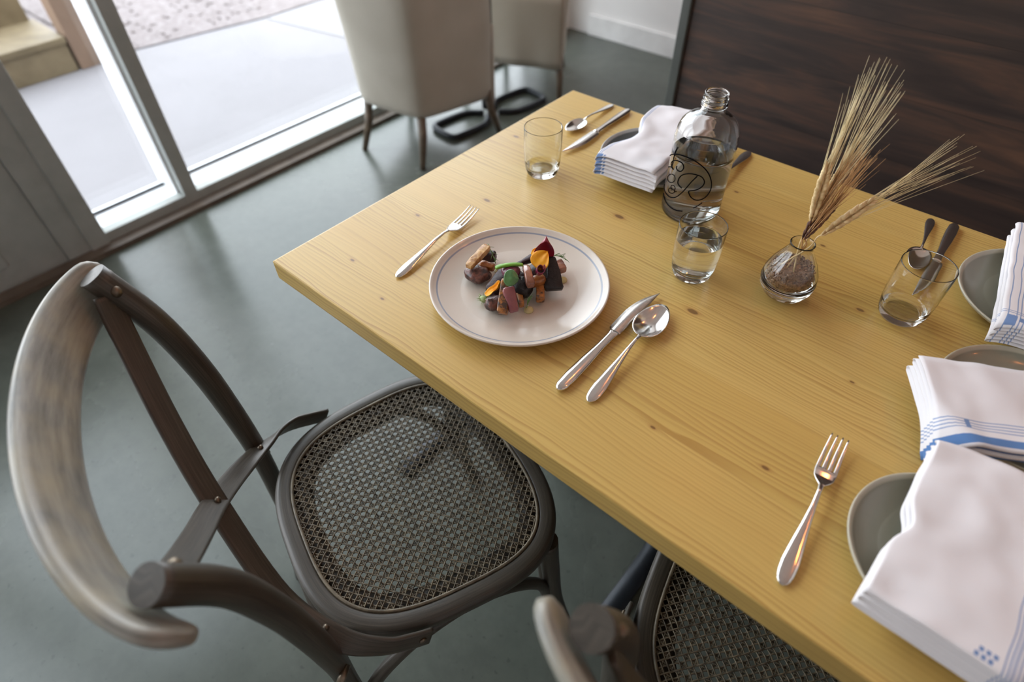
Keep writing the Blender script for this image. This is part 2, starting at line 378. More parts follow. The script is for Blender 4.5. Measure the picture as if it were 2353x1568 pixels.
    def grid(s, fn, nu, nv, mi=0, uvf=None):
        vs = [[s.bm.verts.new(fn(i / nu, j / nv)) for j in range(nv + 1)] for i in range(nu + 1)]
        for i in range(nu):
            for j in range(nv):
                uv = [(i / nu, j / nv), ((i + 1) / nu, j / nv), ((i + 1) / nu, (j + 1) / nv), (i / nu, (j + 1) / nv)]
                if uvf: uv = [uvf(*q) for q in uv]
                s.face([vs[i][j], vs[i + 1][j], vs[i + 1][j + 1], vs[i][j + 1]], uv, mi=mi)
        return vs
    def build(s, name, mat, parent=None, loc=None, solid=0.0, recalc=True, subsurf=0, **tg):
        if recalc: bmesh.ops.recalc_face_normals(s.bm, faces=s.bm.faces)
        me = bpy.data.meshes.new(name); s.bm.to_mesh(me); s.bm.free()
        for m in (mat if isinstance(mat, (list, tuple)) else [mat]): me.materials.append(m)
        o = bpy.data.objects.new(name, me); COL.objects.link(o)
        if parent: o.parent = parent
        if loc: o.location = loc
        if solid:
            md = o.modifiers.new('thickness', 'SOLIDIFY'); md.thickness = solid; md.offset = 0
        if subsurf:
            md = o.modifiers.new('smooth', 'SUBSURF'); md.levels = subsurf; md.render_levels = subsurf
        return tag(o, **tg)
def copy_tree(o, parent=None):
    c = o.copy(); COL.objects.link(c)
    if parent: c.parent = parent
    for ch in list(o.children): copy_tree(ch, c)
    return c
def crom(P, k=8):
    P = [Vector(p) for p in P]; out = []
    Q = [P[0] * 2 - P[1]] + P + [P[-1] * 2 - P[-2]]
    for i in range(1, len(Q) - 2):
        a, b, c, d = Q[i - 1:i + 3]
        for j in range(k):
            t = j / k
            out.append(0.5 * ((2 * b) + (c - a) * t + (2 * a - 5 * b + 4 * c - d) * t * t + (3 * b - a - 3 * c + d) * t ** 3))
    out.append(P[-1]); return out
def lerp(a, b, t): return a + (b - a) * t
def interp(t, ks):
    """ks: [(t, v...)]"""
    if t <= ks[0][0]: return ks[0][1:]
    for a, b in zip(ks, ks[1:]):
        if t <= b[0]:
            q = (t - a[0]) / (b[0] - a[0]); q = q * q * (3 - 2 * q) if len(ks) < 0 else q
            return tuple(lerp(x, y, q) for x, y in zip(a[1:], b[1:]))
    return ks[-1][1:]
def flatsect(w, t, p=4):
    def f(u, th):
        c, s_ = math.cos(th), math.sin(th); e = 2 / p
        ww = w(u) if callable(w) else w; tt = t(u) if callable(t) else t
        return (math.copysign(abs(c) ** e, c) * tt / 2, math.copysign(abs(s_) ** e, s_) * ww / 2)
    return f

# ------------------------------------------------------------------ room shell
XW, YB, XR, YF, ZC = -1.5, 2.86, 4.6, -3.6, 3.3
def slab(name, c, size, mat, kind='structure', bev=0):
    b = MB(); b.box((0, 0, 0), size, bev=bev); return b.build(name, mat, loc=c, kind=kind)
slab('floor', ((XW + XR) / 2, (YB + YF) / 2, -0.03), (XR - XW + 0.1, YB - YF + 0.2, 0.06), M_FLOOR)
slab('ceiling', ((XW + XR) / 2 - 0.1, (YB + YF) / 2, ZC + 0.05), (XR - XW + 0.5, YB - YF + 0.3, 0.1), M_CEIL)
slab('wall_back', ((XW + XR) / 2, YB + 0.06, ZC / 2), (XR - XW + 0.3, 0.12, ZC), M_WALL)
slab('wall_right', (XR + 0.06, (YB + YF) / 2, ZC / 2), (0.12, YB - YF, ZC), M_WALL)
slab('wall_front', ((XW + XR) / 2, YF - 0.06, ZC / 2), (XR - XW + 0.3, 0.12, ZC), M_WALL)
slab('baseboard_back', ((XW + XR) / 2, YB - 0.009, 0.055), (XR - XW - 0.3, 0.018, 0.11), M_SKIRT, bev=0.004)
slab('wall_left', (XW - 0.1, (YB + YF) / 2, (WIN_TOP + 0.06 + ZC) / 2), (0.2, YB - YF, ZC - WIN_TOP - 0.06), M_WALL)
slab('wall_left', (XW - 0.1, YB - 0.06, WIN_TOP / 2), (0.2, 0.24, WIN_TOP), M_WALL)
slab('wall_left', (XW - 0.1, (YF - 2.55) / 2, WIN_TOP / 2), (0.2, -2.55 - YF, WIN_TOP), M_WALL)
slab('trim_1', (XW + 0.027, 0.83, 0.009), (0.050, 3.9, 0.018), M_BROWNB)
slab('trim_2', (XW + 0.027, -2.1, 0.009), (0.050, 2.0, 0.018), M_BROWNB)

# storefront windows : frame depth runs from x=-1.5 outwards
DEPTH = 0.155
def window_unit(name, y0, y1, first_w, last_w, z0=0.0):
    r = empty(name, (XW, (y0 + y1) / 2, 0)); tag(r, kind='structure')
    yc = (y0 + y1) / 2
    f = MB(); lo = y0 - yc; hi = y1 - yc
    t = 0.045
    f.box((-t / 2, lo + first_w / 2, WIN_TOP / 2), (t, first_w, WIN_TOP), bev=0.003)
    if last_w: f.box((-t / 2, hi - last_w / 2, WIN_TOP / 2), (t, last_w, WIN_TOP), bev=0.003)
    f.box((-t / 2, (lo + first_w + hi - last_w) / 2, 0.0275), (t, hi - lo - first_w - last_w, 0.055), bev=0.003)
    f.box((-t / 2, (lo + first_w + hi - last_w) / 2, WIN_TOP + 0.03), (t, hi - lo - first_w - last_w, 0.06), bev=0.003)
    f.build('frame', M_FRAME, r)
    s = MB(); a, b_ = lo + first_w, hi - last_w
    s.box((-(t + DEPTH + 0.03) / 2 - 0.0, (a + b_) / 2, 0.026), (DEPTH + 0.03 - t, b_ - a, 0.052))
    s.build('sill', M_SILL, r)
    j = MB()
    j.box((-(t + DEPTH + 0.03) / 2, b_ + min(last_w, 0.05) / 2, WIN_TOP / 2), (DEPTH + 0.03 - t, min(last_w, 0.05) if last_w else 0.02, WIN_TOP))
    j.box((-(t + DEPTH + 0.03) / 2, a - first_w / 2, WIN_TOP / 2), (DEPTH + 0.03 - t, first_w - 0.004, WIN_TOP))
    j.build('jamb', M_SILL, r)
    g = MB(); g.box((-DEPTH, (a + b_) / 2, WIN_TOP / 2 + 0.026), (0.006, b_ - a, WIN_TOP - 0.052)); g.build('pane', M_PANE, r)
    k = MB(); xk = -DEPTH + 0.007
    k.box((xk, (a + b_) / 2, 0.057), (0.008, b_ - a, 0.010))
    k.box((xk, a + 0.004, WIN_TOP / 2), (0.008, 0.008, WIN_TOP - 0.1)); k.box((xk, b_ - 0.004, WIN_TOP / 2), (0.008, 0.008, WIN_TOP - 0.1))
    k.build('gasket', M_GASKET, r)
    return r
w1_ = window_unit('window_1', -0.075, 0.381, 0.143, 0.0)
b_ = MB(); b_.box((0.0035, 0.0365 - 0.153, WIN_TOP / 2), (0.012, 0.063, WIN_TOP), bev=0.004); b_.build('cover_strip', M_FRAME, w1_)
window_unit('window_2', 0.381, 2.68, 0.052, 0.05)
# entrance door leaf left of the post, solid kick panel below a tall pane
def door_leaf(y0, y1):
    r = empty('door_1', (XW, (y0 + y1) / 2, 0)); tag(r, kind='structure'); w = y1 - y0
    f = MB(); f.box((-0.03, 0, 0.362), (0.045, w, 0.716), bev=0.003)
    f.box((-0.03, -w / 2 + 0.05, 1.82), (0.045, 0.10, 2.2), bev=0.004); f.box((-0.03, w / 2 - 0.05, 1.82), (0.045, 0.10, 2.2), bev=0.004)
    f.box((-0.03, 0, 2.90), (0.045, w - 0.2, 0.09), bev=0.004); f.build('leaf', M_FRAME, r)
    p = MB(); p.box((-0.0045, -0.055, 0.34), (0.012, w - 0.20, 0.50), bev=0.004); p.build('kick_panel', M_FRAME, r)
    g = MB(); g.box((-0.03, 0, 1.79), (0.008, w - 0.2, 2.13)); g.build('pane', M_PANE, r)
    h = MB(); h.tube(crom([(-0.006, w / 2 - 0.06, 0.95), (0.05, w / 2 - 0.06, 0.97), (0.05, w / 2 - 0.06, 1.25), (-0.006, w / 2 - 0.06, 1.27)], 6), 0.011); h.build('handle', M_STEEL, r)
door_leaf(-1.02, -0.0765)
window_unit('window_3', -2.55, -1.04, 0.06, 0.06)

slab('trim_3', (XW - 0.075, -1.3, 0.0005), (0.15, 2.6, 0.005), M_BROWNB)
# outdoors
def ground(name, pts, z, mat, kind, thick=0.06):
    b = MB(); top = [b.bm.verts.new((x, y, z)) for x, y in pts]; bot = [b.bm.verts.new((x, y, z - thick)) for x, y in pts]
    b.face(top, sm=False); b.face(list(reversed(bot)), sm=False)
    for i in range(len(pts)):
        k = (i + 1) % len(pts); b.face([top[i], top[k], bot[k], bot[i]], sm=False)
    return b.build(name, mat, kind=kind)
ground('patio', [(-1.66, -8), (-1.66, 9), (-3.10, 9), (-3.10, 1.8), (-3.24, 1.0), (-3.30, -8)], 0.0, M_PATIO, 'structure')
ground('patio', [(-1.70, 2.02), (-1.70, 8.9), (-3.06, 8.9), (-3.06, 1.78)], 0.004, M_PATIO_SUN, 'structure', 0.003)  # thin sheet added over the patio as its sunlit patch, no separate slab
ground('ground', [(-3.0, -9), (-3.0, 9.5), (-14, 9.5), (-14, -9)], -0.004, M_GRAVEL, 'structure', 0.03)
def gravel():
    b = MB()
    def fn(u, v):
        x = lerp(-3.12, -9.0, u ** 1.2); y = lerp(0.86, 9.0, v)
        x0 = -3.085 if y > 1.8 else lerp(-3.225, -3.085, max(0, (y - 1.0) / 0.8)); x = lerp(x0, -9.0, u ** 1.2)
        return (x, y, 0.006 + 0.010 * min(1, u * 30) * mnoise.noise(Vector((x * 9, y * 9, 0))))
    b.grid(fn, 90, 110)
    rg = random.Random(3)
    for i in range(600):
        x = -3.25 - rg.random() ** 1.5 * 2.6; y = 0.95 + rg.random() * 3.2; s_ = rg.uniform(0.010, 0.022)
        b.ball((x, y, 0.004), (s_, s_ * rg.uniform(.6, 1), s_ * .6), 6)
    return b.build('gravel', M_GRAVEL, kind='stuff', label='pinkish grey gravel bed beyond the patio outside the window', cat='gravel')
gravel()
def steps():
    r = empty('timber_step', (-3.4, 0.1, 0), label='tan timber steps outside the left window pane', cat='step')
    b = MB(); b.box((0.02, -0.405, 0.070), (0.38, 1.96, 0.14), bev=0.006); b.build('riser', M_TAN, r)
    b = MB(); b.box((0.01, -0.405, 0.158), (0.42, 1.97, 0.036), bev=0.008); b.build('tread', M_TAN, r)
    b = MB(); b.box((-0.40, -0.42, 0.19), (0.44, 1.96, 0.38), bev=0.01); b.build('upper_step', M_TAN, r)
    b = MB(); b.box((-1.0, -0.42, 0.30), (0.74, 1.96, 0.60), bev=0.01); b.build('upper_step', M_TAN, r)
    p = MB(); p.box((0, 0, 1.3), (0.13, 0.14, 2.6), bev=0.006)
    p.build('timber_post', M_PINKP, loc=(-3.245, 0.758, 0.0), label='rosy square timber post outside beside the steps', cat='post')
steps()
# back-bar panelling behind the table
def panel():
    r = empty('banquette', (1.6, 1.30, 0), label='dark stained wooden banquette back behind the pine table', cat='banquette')
    b = MB(); b.box((0, 0.03, 0.775), (3.16, 0.06, 1.55)); b.build('back_panel', M_DARK, r)
    b = MB(); b.box((-1.592, 0.025, 0.775), (0.026, 0.075, 1.56), bev=0.003); b.build('edge_trim', M_TRIMG, r)
    b = MB(); b.box((0.01, -0.19, 0.235), (3.14, 0.36, 0.39)); b.build('bench_box', M_DARK, r)
    b = MB(); b.box((0.01, -0.20, 0.445), (3.14, 0.38, 0.03), bev=0.005); b.build('seat_board', M_DARK, r)
panel()

# ------------------------------------------------------------------ dining table
def table():
    t = empty('dining_table', (0, 0, 0), label='pale pine dining table laid with plates, glasses and cutlery', cat='table')
    Lx, Ly, th, z1 = 2.05, 0.8095, 0.036, 0.75
    b = MB(); b.box((Lx / 2, Ly / 2, z1 - th / 2), (Lx, Ly, th), bev=0.0028); b.build('tabletop', M_PINE, t)
    for k, x in enumerate((0.335, 1.70)):
        b = MB(); b.tube([(x, 0.41, 0.03), (x, 0.41, 0.70)], 0.038, 20); b.build('column', M_IRON, t)
        b = MB(); b.box((x, 0.41, 0.7065), (0.36, 0.36, 0.012), bev=0.002); b.build('mounting_plate', M_IRON, t)
        b = MB()
        for sg in (-1, 1):
            yb = 0.41 - sg * 0.0 + sg * 0.022
            P = [(x - 0.30, 0.41 + sg * 0.30, 0.009), (x - 0.30, 0.41 + sg * 0.08, 0.009), (x - 0.285, 0.41 + sg * 0.035, 0.009), (x - 0.24, yb, 0.009), (x, yb, 0.009),
                 (x + 0.24, yb, 0.009), (x + 0.285, 0.41 + sg * 0.035, 0.009), (x + 0.30, 0.41 + sg * 0.08, 0.009), (x + 0.30, 0.41 + sg * 0.30, 0.009)]
            b.tube(crom(P, 5), 0.02, 8, sect=flatsect(0.045, 0.016, 6), up=(0, 0, 1))
        b.build('foot', M_IRON, t)
    return t
table()
ZT = 0.7502

# ------------------------------------------------------------------ cross back chairs
SB, SF, DB, DF = 0.206, 0.240, 0.213, 0.208
def seat_outline(off=0.0, n=96, p=2.9):
    out = []
    for i in range(n):
        t = 2 * PI * i / n; c, s_ = math.cos(t), math.sin(t); e = 2 / p
        x = math.copysign(abs(c) ** e, c); y = math.copysign(abs(s_) ** e, s_); k = (y + 1) / 2
        w = SB + (SF - SB) * k
        P = Vector((x * w, -DB + (DF + DB) * k, 0)); out.append(P)
    if off:
        res = []
        for i, P in enumerate(out):
            tg = out[(i + 1) % n] - out[i - 1]; nn = Vector((tg.y, -tg.x, 0)).normalized(); res.append(P - nn * off)
        out = res
    return out
def inside(x, y, off, p=2.9):
    k = (y + DB) / (DB + DF)
    if k < 0.0 or k > 1.0: return False
    w = SB + (SF - SB) * k - off; h = (DB + DF) / 2 - off; yy = (y - (DF - DB) / 2) / h
    return abs(x / w) ** p + abs(yy) ** p < 1
ZS = 0.470
post_z = [0.885, 0.80, 0.70, 0.60, 0.50, 0.40, 0.25, 0.0]
post_w = [0.222, 0.207, 0.201, 0.197, 0.193, 0.186, 0.181, 0.200]
post_d = [0.272, 0.236, 0.217, 0.208, 0.203, 0.203, 0.212, 0.250]
def make_cane():
    b = MB(); pitch = 0.0118; off = 0.026; zc = ZS - 0.004
    def strand(p0, d, L, ph, dz, w=0.00115, t=0.0010, per=pitch):
        """walk a line, keep the runs inside the frame opening"""
        d = Vector(d).normalized(); run = []; n = int(L / 0.0029)
        def flush(run):
            if len(run) < 3: return
            b.tube(run, 0.001, 4, sect=lambda u, th: (math.cos(th) * t * 0.75, math.sin(th) * w * 0.75), up=(0, 0, 1), cap=False)
        for i in range(n + 1):
            q = Vector(p0) + d * (i * 0.0029)
            if inside(q.x, q.y, off): run.append((q.x, q.y, zc + dz + 0.0009 * math.sin(2 * PI * i * 0.0029 / (2 * per) + ph)))
            else: flush(run); run = []
        flush(run)
    n = int(0.5 / pitch)
    for i in range(-n // 2, n // 2 + 1):
        c = i * pitch
        for s_, o in ((-1, 0.0), (1, PI)):
            strand((c + s_ * 0.00125, -0.23, 0), (0, 1, 0), 0.47, o + i * PI, -0.0002)
            strand((-0.26, c + s_ * 0.00125, 0), (1, 0, 0), 0.52, o + PI / 2 + i * PI, 0.0004)
    dp = pitch
    for i in range(-2 * n, 2 * n + 1):
        c = (i + 0.5) * dp
        # diagonals pass between the holes
        strand((-0.26, -0.26 + c, 0), (1, 1, 0), 0.80, i * PI, 0.0014, 0.00145, per=pitch * 1.414 / 2)
        strand((-0.26, 0.26 + c, 0), (1, -1, 0), 0.80, i * PI + 1.2, 0.0018, 0.00145, per=pitch * 1.414 / 2)
    return b
def make_chair():
    r = empty('cross_back_chair')
    # seat frame : closed loft of a rounded section along the outline
    b = MB(); n = 120
    offs = [(0.000, -0.010), (0.0035, -0.002), (0.009, 0.0), (0.024, 0.0), (0.0285, -0.002), (0.0285, -0.012), (0.0285, -0.030), (0.014, -0.034), (0.004, -0.030), (0.0, -0.022)]
    loops = [[(p.x, p.y, ZS + dz) for p in seat_outline(o, n)] for o, dz in offs]
    rings_ = [[loops[k][i] for k in range(len(loops))] for i in range(n)]
    b.rings(rings_, True, False, True); b.build('seat_frame', M_OAK, r)
    b = MB(); b.rings([[(p.x, p.y, z) for p, z in ((seat_outline(0.027, n)[i], ZS - 0.0125), (seat_outline(0.060, n)[i], ZS - 0.0125), (seat_outline(0.060, n)[i], ZS - 0.030), (seat_outline(0.027, n)[i], ZS - 0.030))] for i in range(n)], True, False, True)
    b.build('inner_rim', M_OAK, r)
    b = MB(); b.tube([(p.x, p.y, ZS - 0.0012) for p in seat_outline(0.0300, n)], 0.0026, 8, loop=True, cap=False); b.build('spline', M_CANE, r)
    make_cane().build('cane_weave', M_CANE, r, recalc=False)
    for sg in (-1, 1):
        P = [(sg * w, -d, z) for w, d, z in zip(post_w, post_d, post_z)]
        C = crom(P, 6); b = MB(); m = len(C)
        b.tube(C, [0.0180 - 0.004 * (i / m) ** 2 for i in range(m)], 20); post = b.build('rear_post', M_OAK, r)
        b = MB(); b.ball((sg * 0.2045, -0.2555, 0.864), (0.0085, 0.0070, 0.0085), 12); b.build('screw', M_SCREW, post)
        b = MB(); b.tube([(sg * 0.200, -0.190, 0.452), (sg * 0.218, -0.206, 0.452)], 0.006, 6); b.build('bolt', M_SCREW, post)
        P = [(sg * 0.186, 0.150, ZS - 0.03), (sg * 0.190, 0.158, 0.33), (sg * 0.196, 0.172, 0.18), (sg * 0.215, 0.205, 0.0)]
        C = crom(P, 6); m = len(C); b = MB(); b.tube(C, [0.0175 - 0.004 * (i / m) for i in range(m)], 16); b.build('front_leg', M_OAK, r)
        # bentwood arches below the seat
        P = [(sg * 0.186, -0.200, 0.18), (sg * 0.192, -0.175, 0.30), (sg * 0.200, -0.10, 0.395), (sg * 0.204, -0.01, 0.428), (sg * 0.203, 0.07, 0.395), (sg * 0.195, 0.135, 0.30), (sg * 0.190, 0.160, 0.18)]
        b = MB(); b.tube(crom(P, 6), 0.0105, 12); b.build('side_brace', M_OAK, r)
    for yy, w in ((-0.205, 0.165), (0.165, 0.17)):
        P = [(-w, yy, 0.20), (-w * 0.85, yy, 0.32), (-w * 0.45, yy, 0.405), (0, yy, 0.428), (w * 0.45, yy, 0.405), (w * 0.85, yy, 0.32), (w, yy, 0.20)]
        b = MB(); b.tube(crom(P, 6), 0.0105, 12); b.build('cross_brace', M_OAK, r)
    # curved back rail
    b = MB(); rings_ = []; m = 56; k = 1.25; SE = 1.05
    for i in range(m + 1):
        s_ = SE * (-1 + 2 * i / m)
        x = 0.2565 * math.sin(s_ * k) / math.sin(k); y = -0.342 + 0.079 * (1 - math.cos(s_ * k)) / (1 - math.cos(k))
        e = max(0.0, (abs(s_) / SE - 0.86) / 0.14)
        hgt = 0.076 * (1 - 0.12 * s_ ** 2) * math.sqrt(max(0.03, 1 - e ** 2.2)); th = 0.019 * math.sqrt(max(0.15, 1 - 0.85 * e ** 3))
        dx = 0.2565 * k * math.cos(s_ * k) / math.sin(k); dy = 0.079 * k * math.sin(s_ * k) / (1 - math.cos(k))
        tn = Vector((dx, dy, 0)).normalized(); nrm = Vector((tn.y, -tn.x, 0))
        lean = 0.387; up = (Vector((0, 0, 1)) * math.cos(lean) + nrm * math.sin(lean)); out = (nrm * math.cos(lean) - Vector((0, 0, 1)) * math.sin(lean))
        c = Vector((x, y, 0.857 - 0.0056 * s_ * s_)) + nrm * 0.004
        ring = []
        for j in range(20):
            a = 2 * PI * j / 20; cc, ss = math.cos(a), math.sin(a); ee = 2 / 3.0
            ring.append(c + up * (math.copysign(abs(cc) ** ee, cc) * hgt / 2) + out * (math.copysign(abs(ss) ** ee, ss) * th / 2))
        rings_.append(ring)
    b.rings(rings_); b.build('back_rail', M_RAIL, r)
    # crossed straps
    for sg, dy in ((1, 0.0), (-1, -0.007)):
        P = [(sg * 0.206, -0.268, 0.862), (sg * 0.180, -0.270, 0.820), (sg * 0.09, -0.266, 0.728), (0, -0.2545, 0.650 + dy), (-sg * 0.11, -0.229, 0.552 + dy), (-sg * 0.181, -0.185, 0.503),
             (-sg * 0.214, -0.138, 0.483), (-sg * 0.2225, -0.102, 0.467), (-sg * 0.2255, -0.074, 0.455)]
        C = crom(P, 7); b = MB(); rr = []; m = len(C)
        for i, p in enumerate(C):
            t = (C[min(i + 1, m - 1)] - C[max(i - 1, 0)]).normalized(); q = i / (m - 1)
            face = Vector((-sg * 0.52, 0.62, 0.58)).lerp(Vector((-sg * 1.0, 0.0, 0.12)), max(0, min(1, (q - 0.50) / 0.28)))
            a = (face - t * face.dot(t)).normalized(); bb = t.cross(a)
            rr.append([p + a * x + bb * y for x, y in [flatsect(0.033, 0.0070, 6)(0, 2 * PI * j / 12) for j in range(12)]])
        b.rings(rr); st = b.build('back_strap', M_OAK, r)
        for cc, rr_ in (((-sg * 0.2285, -0.086, 0.4600), (0.003, 0.006, 0.006)), ((-sg * 0.166, -0.193, 0.517), (0.005, 0.005, 0.005))) + ((((0.0, -0.2500, 0.6535), (0.0055, 0.0045, 0.0055)),) if sg == 1 else ()):
            b = MB(); b.ball(cc, rr_, 10); b.build('screw', M_SCREW, st)
    return r
ch = make_chair()
ch.location = (0.3244, -0.0448, 0); ch.rotation_euler.z = R(-18.7)
tag(ch, 'grey-brown oak cross back chair with cane seat facing the plated dish', 'chair', 'cross back chairs along the table')
ch2 = copy_tree(ch); ch2.location = (0.9208, 0.1289, 0); ch2.rotation_euler.z = R(7.6)
ch2['label'] = 'oak cross back chair at the bottom edge, mostly under the table, cane seat half hidden'

# ------------------------------------------------------------------ linen chairs and the far table
def linen_chair(name, loc, rz, label):
    r = empty(name, loc, rz, label, 'chair', 'linen covered chairs by the window')
    WB, WF, D_ = 0.172, 0.268, 0.40
    b = MB(); top = 0.98; rings_ = []; nz = 16
    for i in range(nz + 1):
        q = i / nz; th = 0.070 - 0.02 * q; fl = 0.050 * q - 0.010 * math.sin(q * PI)
        def zz(f): return lerp(lerp(0.185, 0.150, f), top, q)     # the hem dips towards the front
        z = zz(0.5)
        k = 1.0 if z < 0.52 else lerp(1.0, 0.42, ((z - 0.52) / (top - 0.52)) ** 1.7)
        lean = -0.070 * q ** 1.3; bk = -D_ / 2 + lean; wob = 0.004 * math.sin(z * 31)
        def side(f): return lerp(WB, WF, f) + fl, lerp(bk, D_ / 2, f)
        O = []
        for f, o in ((k, 0), (k * 0.66, wob), (k * 0.33, 0), (0.07, 0)):
            w, y = side(f); O.append((w + o, y, zz(f)))
        O += [(WB + fl - 0.02, bk + 0.002, zz(0)), (WB * 0.4, bk - 0.006, zz(0))]
        I = [(WB * 0.3, bk + th, zz(0.1)), (WB + fl - th - 0.02, bk + th, zz(0.1))]
        for f in (0.30, 0.6 * k + 0.1, k):
            w, y = side(f); I.append((w - th, y, zz(f)))
        half = O + I
        ring = [(-x, y, zc) for x, y, zc in O] + [(x, y, zc) for x, y, zc in reversed(O)] + [(x, y, zc) for x, y, zc in reversed(I)] + [(-x, y, zc) for x, y, zc in I]
        rings_.append(ring)
    b.rings(rings_); b.build('slipcover', M_LINEN, r, subsurf=1)
    b = MB(); b.grid(lambda u, v: (lerp(-1, 1, u) * (WF - 0.012), D_ / 2 - 0.006 + 0.004 * math.sin(u * 17) * (1 - v), lerp(0.152, 0.47, v)), 24, 8)
    b.build('seat_skirt', M_LINEN, r, solid=0.02)
    b = MB(); b.box((0, 0.055, 0.47), (0.32, D_ - 0.14, 0.10), bev=0.03); b.build('seat_cushion', M_LINEN, r)
    for sx_ in (-1, 1):
        for sy_ in (-1, 1):
            b = MB(); y = sy_ * (D_ / 2 - 0.03); x = sx_ * ((WB if sy_ < 0 else WF) - 0.03)
            b.tube([(x, y, 0.21), (x + sx_ * 0.006, y + sy_ * 0.012, 0.12), (x + sx_ * 0.020, y + sy_ * 0.055, 0.0)], [0.019, 0.017, 0.012], 10); b.build('leg', M_CHLEG, r)
    return r
linen_chair('linen_chair', (-1.193, 1.363, 0), R(8.6), 'pale linen covered chair by the window with its back to the pine table')
linen_chair('linen_chair', (-1.253, 2.123, 0), R(203), 'linen covered chair farther off, half hidden behind the nearer linen chair')
def far_table():
    t = empty('side_table', (-1.13, 1.725, 0), R(-8), 'black based table standing between the two linen chairs', 'table')
    b = MB(); b.box((0.0, 0, 0.735), (0.42, 0.36, 0.03), bev=0.003); b.build('tabletop', M_PINE, t)
    b = MB(); b.tube([(0, 0, 0.03), (0, 0, 0.72)], 0.03, 16); b.build('column', M_IRON, t)
    b = MB()
    for k in (-1, 1):
        P = [(0.0, k * 0.03, 0.013), (-0.055, k * 0.10, 0.013), (-0.06, k * 0.24, 0.013), (-0.045, k * 0.285, 0.013), (0.0, k * 0.295, 0.013), (0.085, k * 0.285, 0.013), (0.10, k * 0.24, 0.013), (0.095, k * 0.10, 0.013), (0.04, k * 0.03, 0.013)]
        b.tube(crom(P, 5), 0.013, 8)
    b.build('base', M_IRON, t)
far_table()

# ------------------------------------------------------------------ plates
def plate(name, x, y, r, h, mat, label, group=None, coupe=0.6):
    b = MB(); k = r / 0.108
    prof = [(0.0, 0.006), (r * 0.45, 0.006), (r * 0.66, 0.0072), (r * 0.80, 0.0105), (r * 0.90, 0.0150), (r * 0.955, h * 0.86), (r * 0.978, h * 0.985), (r * 0.990, h), (r, h * 0.965), (r * 1.0, h * 0.88),
            (r * 0.975, h * 0.70), (r * 0.88, h * 0.42), (r * 0.74, h * 0.14), (r * 0.62, 0.0), (r * 0.56, 0.0), (r * 0.54, 0.002), (0.0, 0.002)]
    b.lathe(prof, 96); o = b.build(name, mat, loc=(x, y, ZT), label=label, cat='plate', group=group)
    return o
plate('dinner_plate', 0.351, 0.202, 0.135, 0.0215, M_PLATE, 'cream plate with thin blue ring holding the roasted vegetables')
G = 'side plates under napkins'
plate('side_plate', 0.318, 0.648, 0.108, 0.022, M_SLATE, 'dark slate plate under a napkin behind the water bottle', G)
plate('side_plate', 0.958, 0.658, 0.108, 0.022, M_SAGE, 'sage green plate at the far right, nearest the dark banquette', G).scale = (1.07, 1.07, 1)
plate('side_plate', 0.980, 0.422, 0.108, 0.022, M_SAGE, 'sage green plate in the middle of the right edge, between the two others', G).scale = (0.97, 0.97, 1)
plate('side_plate', 0.960, 0.156, 0.108, 0.022, M_SAGE, 'sage green plate nearest the camera, beside the fork', G).scale = (0.92, 0.92, 1)

# ------------------------------------------------------------------ cutlery (local: handle end at y=0, head towards +y)
def strip(b, ks, n=40, m=12, p=2.4, cap=True, bowl=None):
    """ks: (y, halfwidth, thickness, z centre)"""
    y0, y1 = ks[0][0], ks[-1][0]; rr = []
    for i in range(n + 1):
        y = lerp(y0, y1, i / n); w, t, z = interp(y, ks)
        ring = []
        for j in range(m):
            a = 2 * PI * j / m; c, s_ = math.cos(a), math.sin(a); e = 2 / p
            ring.append((math.copysign(abs(c) ** e, c) * w, y, z + math.copysign(abs(s_) ** e, s_) * t / 2))
        rr.append(ring)
    b.rings(rr, True, cap)
HK = [(0.0, 0.0012, 0.0012, 0.0030), (0.002, 0.0042, 0.0026, 0.0030), (0.006, 0.0068, 0.0038, 0.0032), (0.014, 0.0088, 0.0048, 0.0036), (0.028, 0.0094, 0.0056, 0.0046), (0.048, 0.0078, 0.0054, 0.0064), (0.075, 0.0050, 0.0046, 0.0092), (0.100, 0.0032, 0.0040, 0.0120)]
def make_fork(name, loc, rz, label, s=1.0, group=None):
    r = empty(name, loc, rz, label, 'fork', group); r.scale = (s, s, s)
    b = MB(); strip(b, HK + [(0.122, 0.0026, 0.0036, 0.0120), (0.134, 0.0034, 0.0032, 0.0098)], 44, 14, 2.0); b.build('handle', M_STEEL, r)
    b = MB()
    strip(b, [(0.132, 0.0032, 0.0030, 0.0102), (0.139, 0.0080, 0.0022, 0.0082), (0.146, 0.0112, 0.0019, 0.0062), (0.155, 0.0122, 0.0018, 0.0052), (0.160, 0.0122, 0.0018, 0.0052)], 16, 14, 3)
    for k in range(4):
        x0 = (k - 1.5) * 0.00655; rr = []
        for i in range(13):
            q = i / 12; y = 0.158 + 0.050 * q; z = 0.0052 + 0.0005 * q + 0.0075 * q * q; w = lerp(0.0024, 0.0009, q ** 1.3) ; x = x0 * (1 - 0.05 * q)
            rr.append([(x + w * math.cos(a), y, z + 0.0009 * math.sin(a)) for a in [2 * PI * j / 8 for j in range(8)]])
        b.rings(rr)
    b.build('tines', M_STEEL, r); return r
